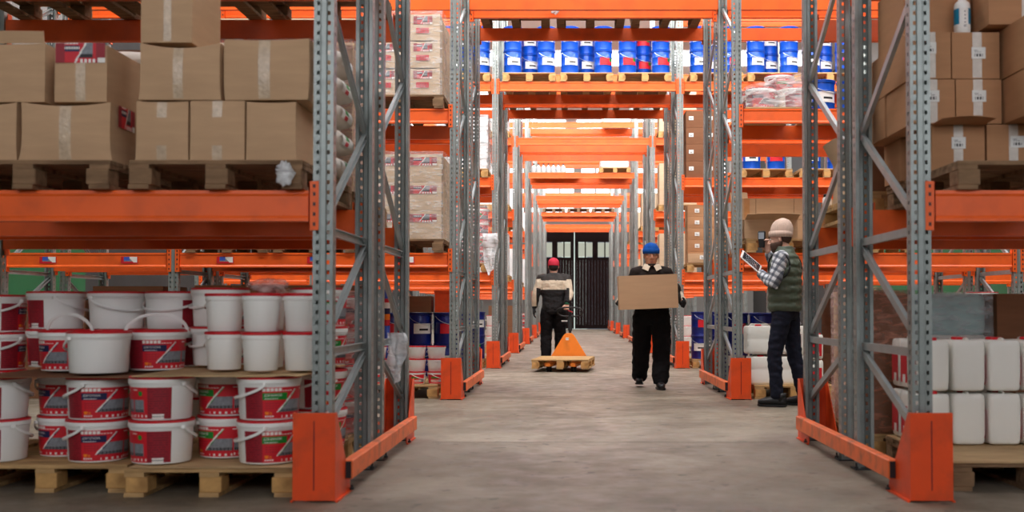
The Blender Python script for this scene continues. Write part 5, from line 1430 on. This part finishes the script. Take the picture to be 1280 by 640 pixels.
j3 = fused(mb, 'work_jacket', JBR, w3, .010, 3, folds(.010, off=2.))
GREYJ = mat('charcoal_jacket', (52,48,46), .85, var=.12, scale=8, bump=.15)
def j3c(c):
    if abs(c.x) < .215: return 0 if c.z > 1.43 else (1 if c.z > 1.275 else 2)
    if c.z > 1.45: return 0
    return 1 if (c.z > 1.30 or (c.z > 1.0 and abs(c.x) > .285 and c.x > 0) or (c.x < 0 and c.z > 1.1 and abs(c.x) > .265)) else 2
paint(j3, [GREYJ, BEIGE, mat('black_jacket', (24,21,22), .88, var=.15, scale=7, bump=.15)], j3c)
mb = MB(); torso(mb, [(.86,0,0,.15,.125),(.93,0,0,.195,.145),(1.0,0,0,.19,.14)])
for s in (-1, 1): limb(mb, [l3[s][0]+V(0,0,-.02), l3[s][1], l3[s][2]+V(0,0,.01)], [.118,.098,.085])
t3 = fused(mb, 'work_trousers', TRB, w3, .010, 3, folds(.012, (8,8,14), 6.))
mb = MB(); mb.grid(lambda u, v: (-.235+.10*u, .118-.02*abs(u-.5), .745+.022*v), 12, 3, lambda i, j: 0 if i % 3 else 1); mb.build('pocket_label', [LWHITE, GREYINK], t3)
mb = MB(); hand(mb, a3[1][2], (.05,-.1,-1), (-1,0,0), (-.1,-1,0), .35, 1.08, 1.25); mb.tube([a3[1][2]+V(0,0,.06), a3[1][2]], [.04,.034], 12); fused(mb, 'work_glove', GLOVE, w3, .006, 1)
mb = MB(); mb.tube([a3[-1][2]+V(0,-.01,.05), a3[-1][2]+V(0,.01,-.012)], [.037,.034], 14); mb.build('green_cuff', mat('green_cuff', (40,110,84), .8), w3, smooth='all')
shoe(w3, l3[1][2], (.05,-1,0), SHB); shoe(w3, l3[-1][2], (-.05,-1,0), SHB)
cp = beanie(w3, HM3, mat('red_cap_cloth', (196,42,66), .8, var=.08, scale=20, bump=.1), tall=.012, name='cap', brim=0, low=.008)
mb = MB(); mb.grid(lambda u, v: ((u-.5)*.15*(1-.25*v*v), -.105-.075*v*(1-.6*(2*u-1)**2), .028-.02*v), 8, 5); mb.xf(HM3); mb.build('cap_visor', MATS['red_cap_cloth'], cp, smooth='all', solid=.004)

# ------------------------------------------------------------------ light and picture
wd = bpy.data.worlds.new('world'); SC.world = wd; wd.use_nodes = True
bgn = wd.node_tree.nodes['Background']; bgn.inputs[0].default_value = (.8,.88,1,1); bgn.inputs[1].default_value = .3
# unseen fill lights added over each cross aisle to brighten the rack fronts behind
for k in range(7):
    l = bpy.data.lights.new('added_fill_light', 'AREA'); l.shape = 'RECTANGLE'; l.size = 13; l.size_y = .8
    l.energy = (560, 560, 480, 460, 440, 440, 420)[k]; l.color = (1,.97,.92)
    o = bpy.data.objects.new('added_fill_light', l); COL.objects.link(o)
    o.location = (.5, D0+2.5+PITCHROW*k+.9, 8.3); o.rotation_euler = (R(48), 0, 0)
SC.view_settings.view_transform = 'Standard'; SC.view_settings.look = 'None'
SC.view_settings.gamma = 1; SC.view_settings.use_curve_mapping = False
SC.view_settings.exposure = 0.24
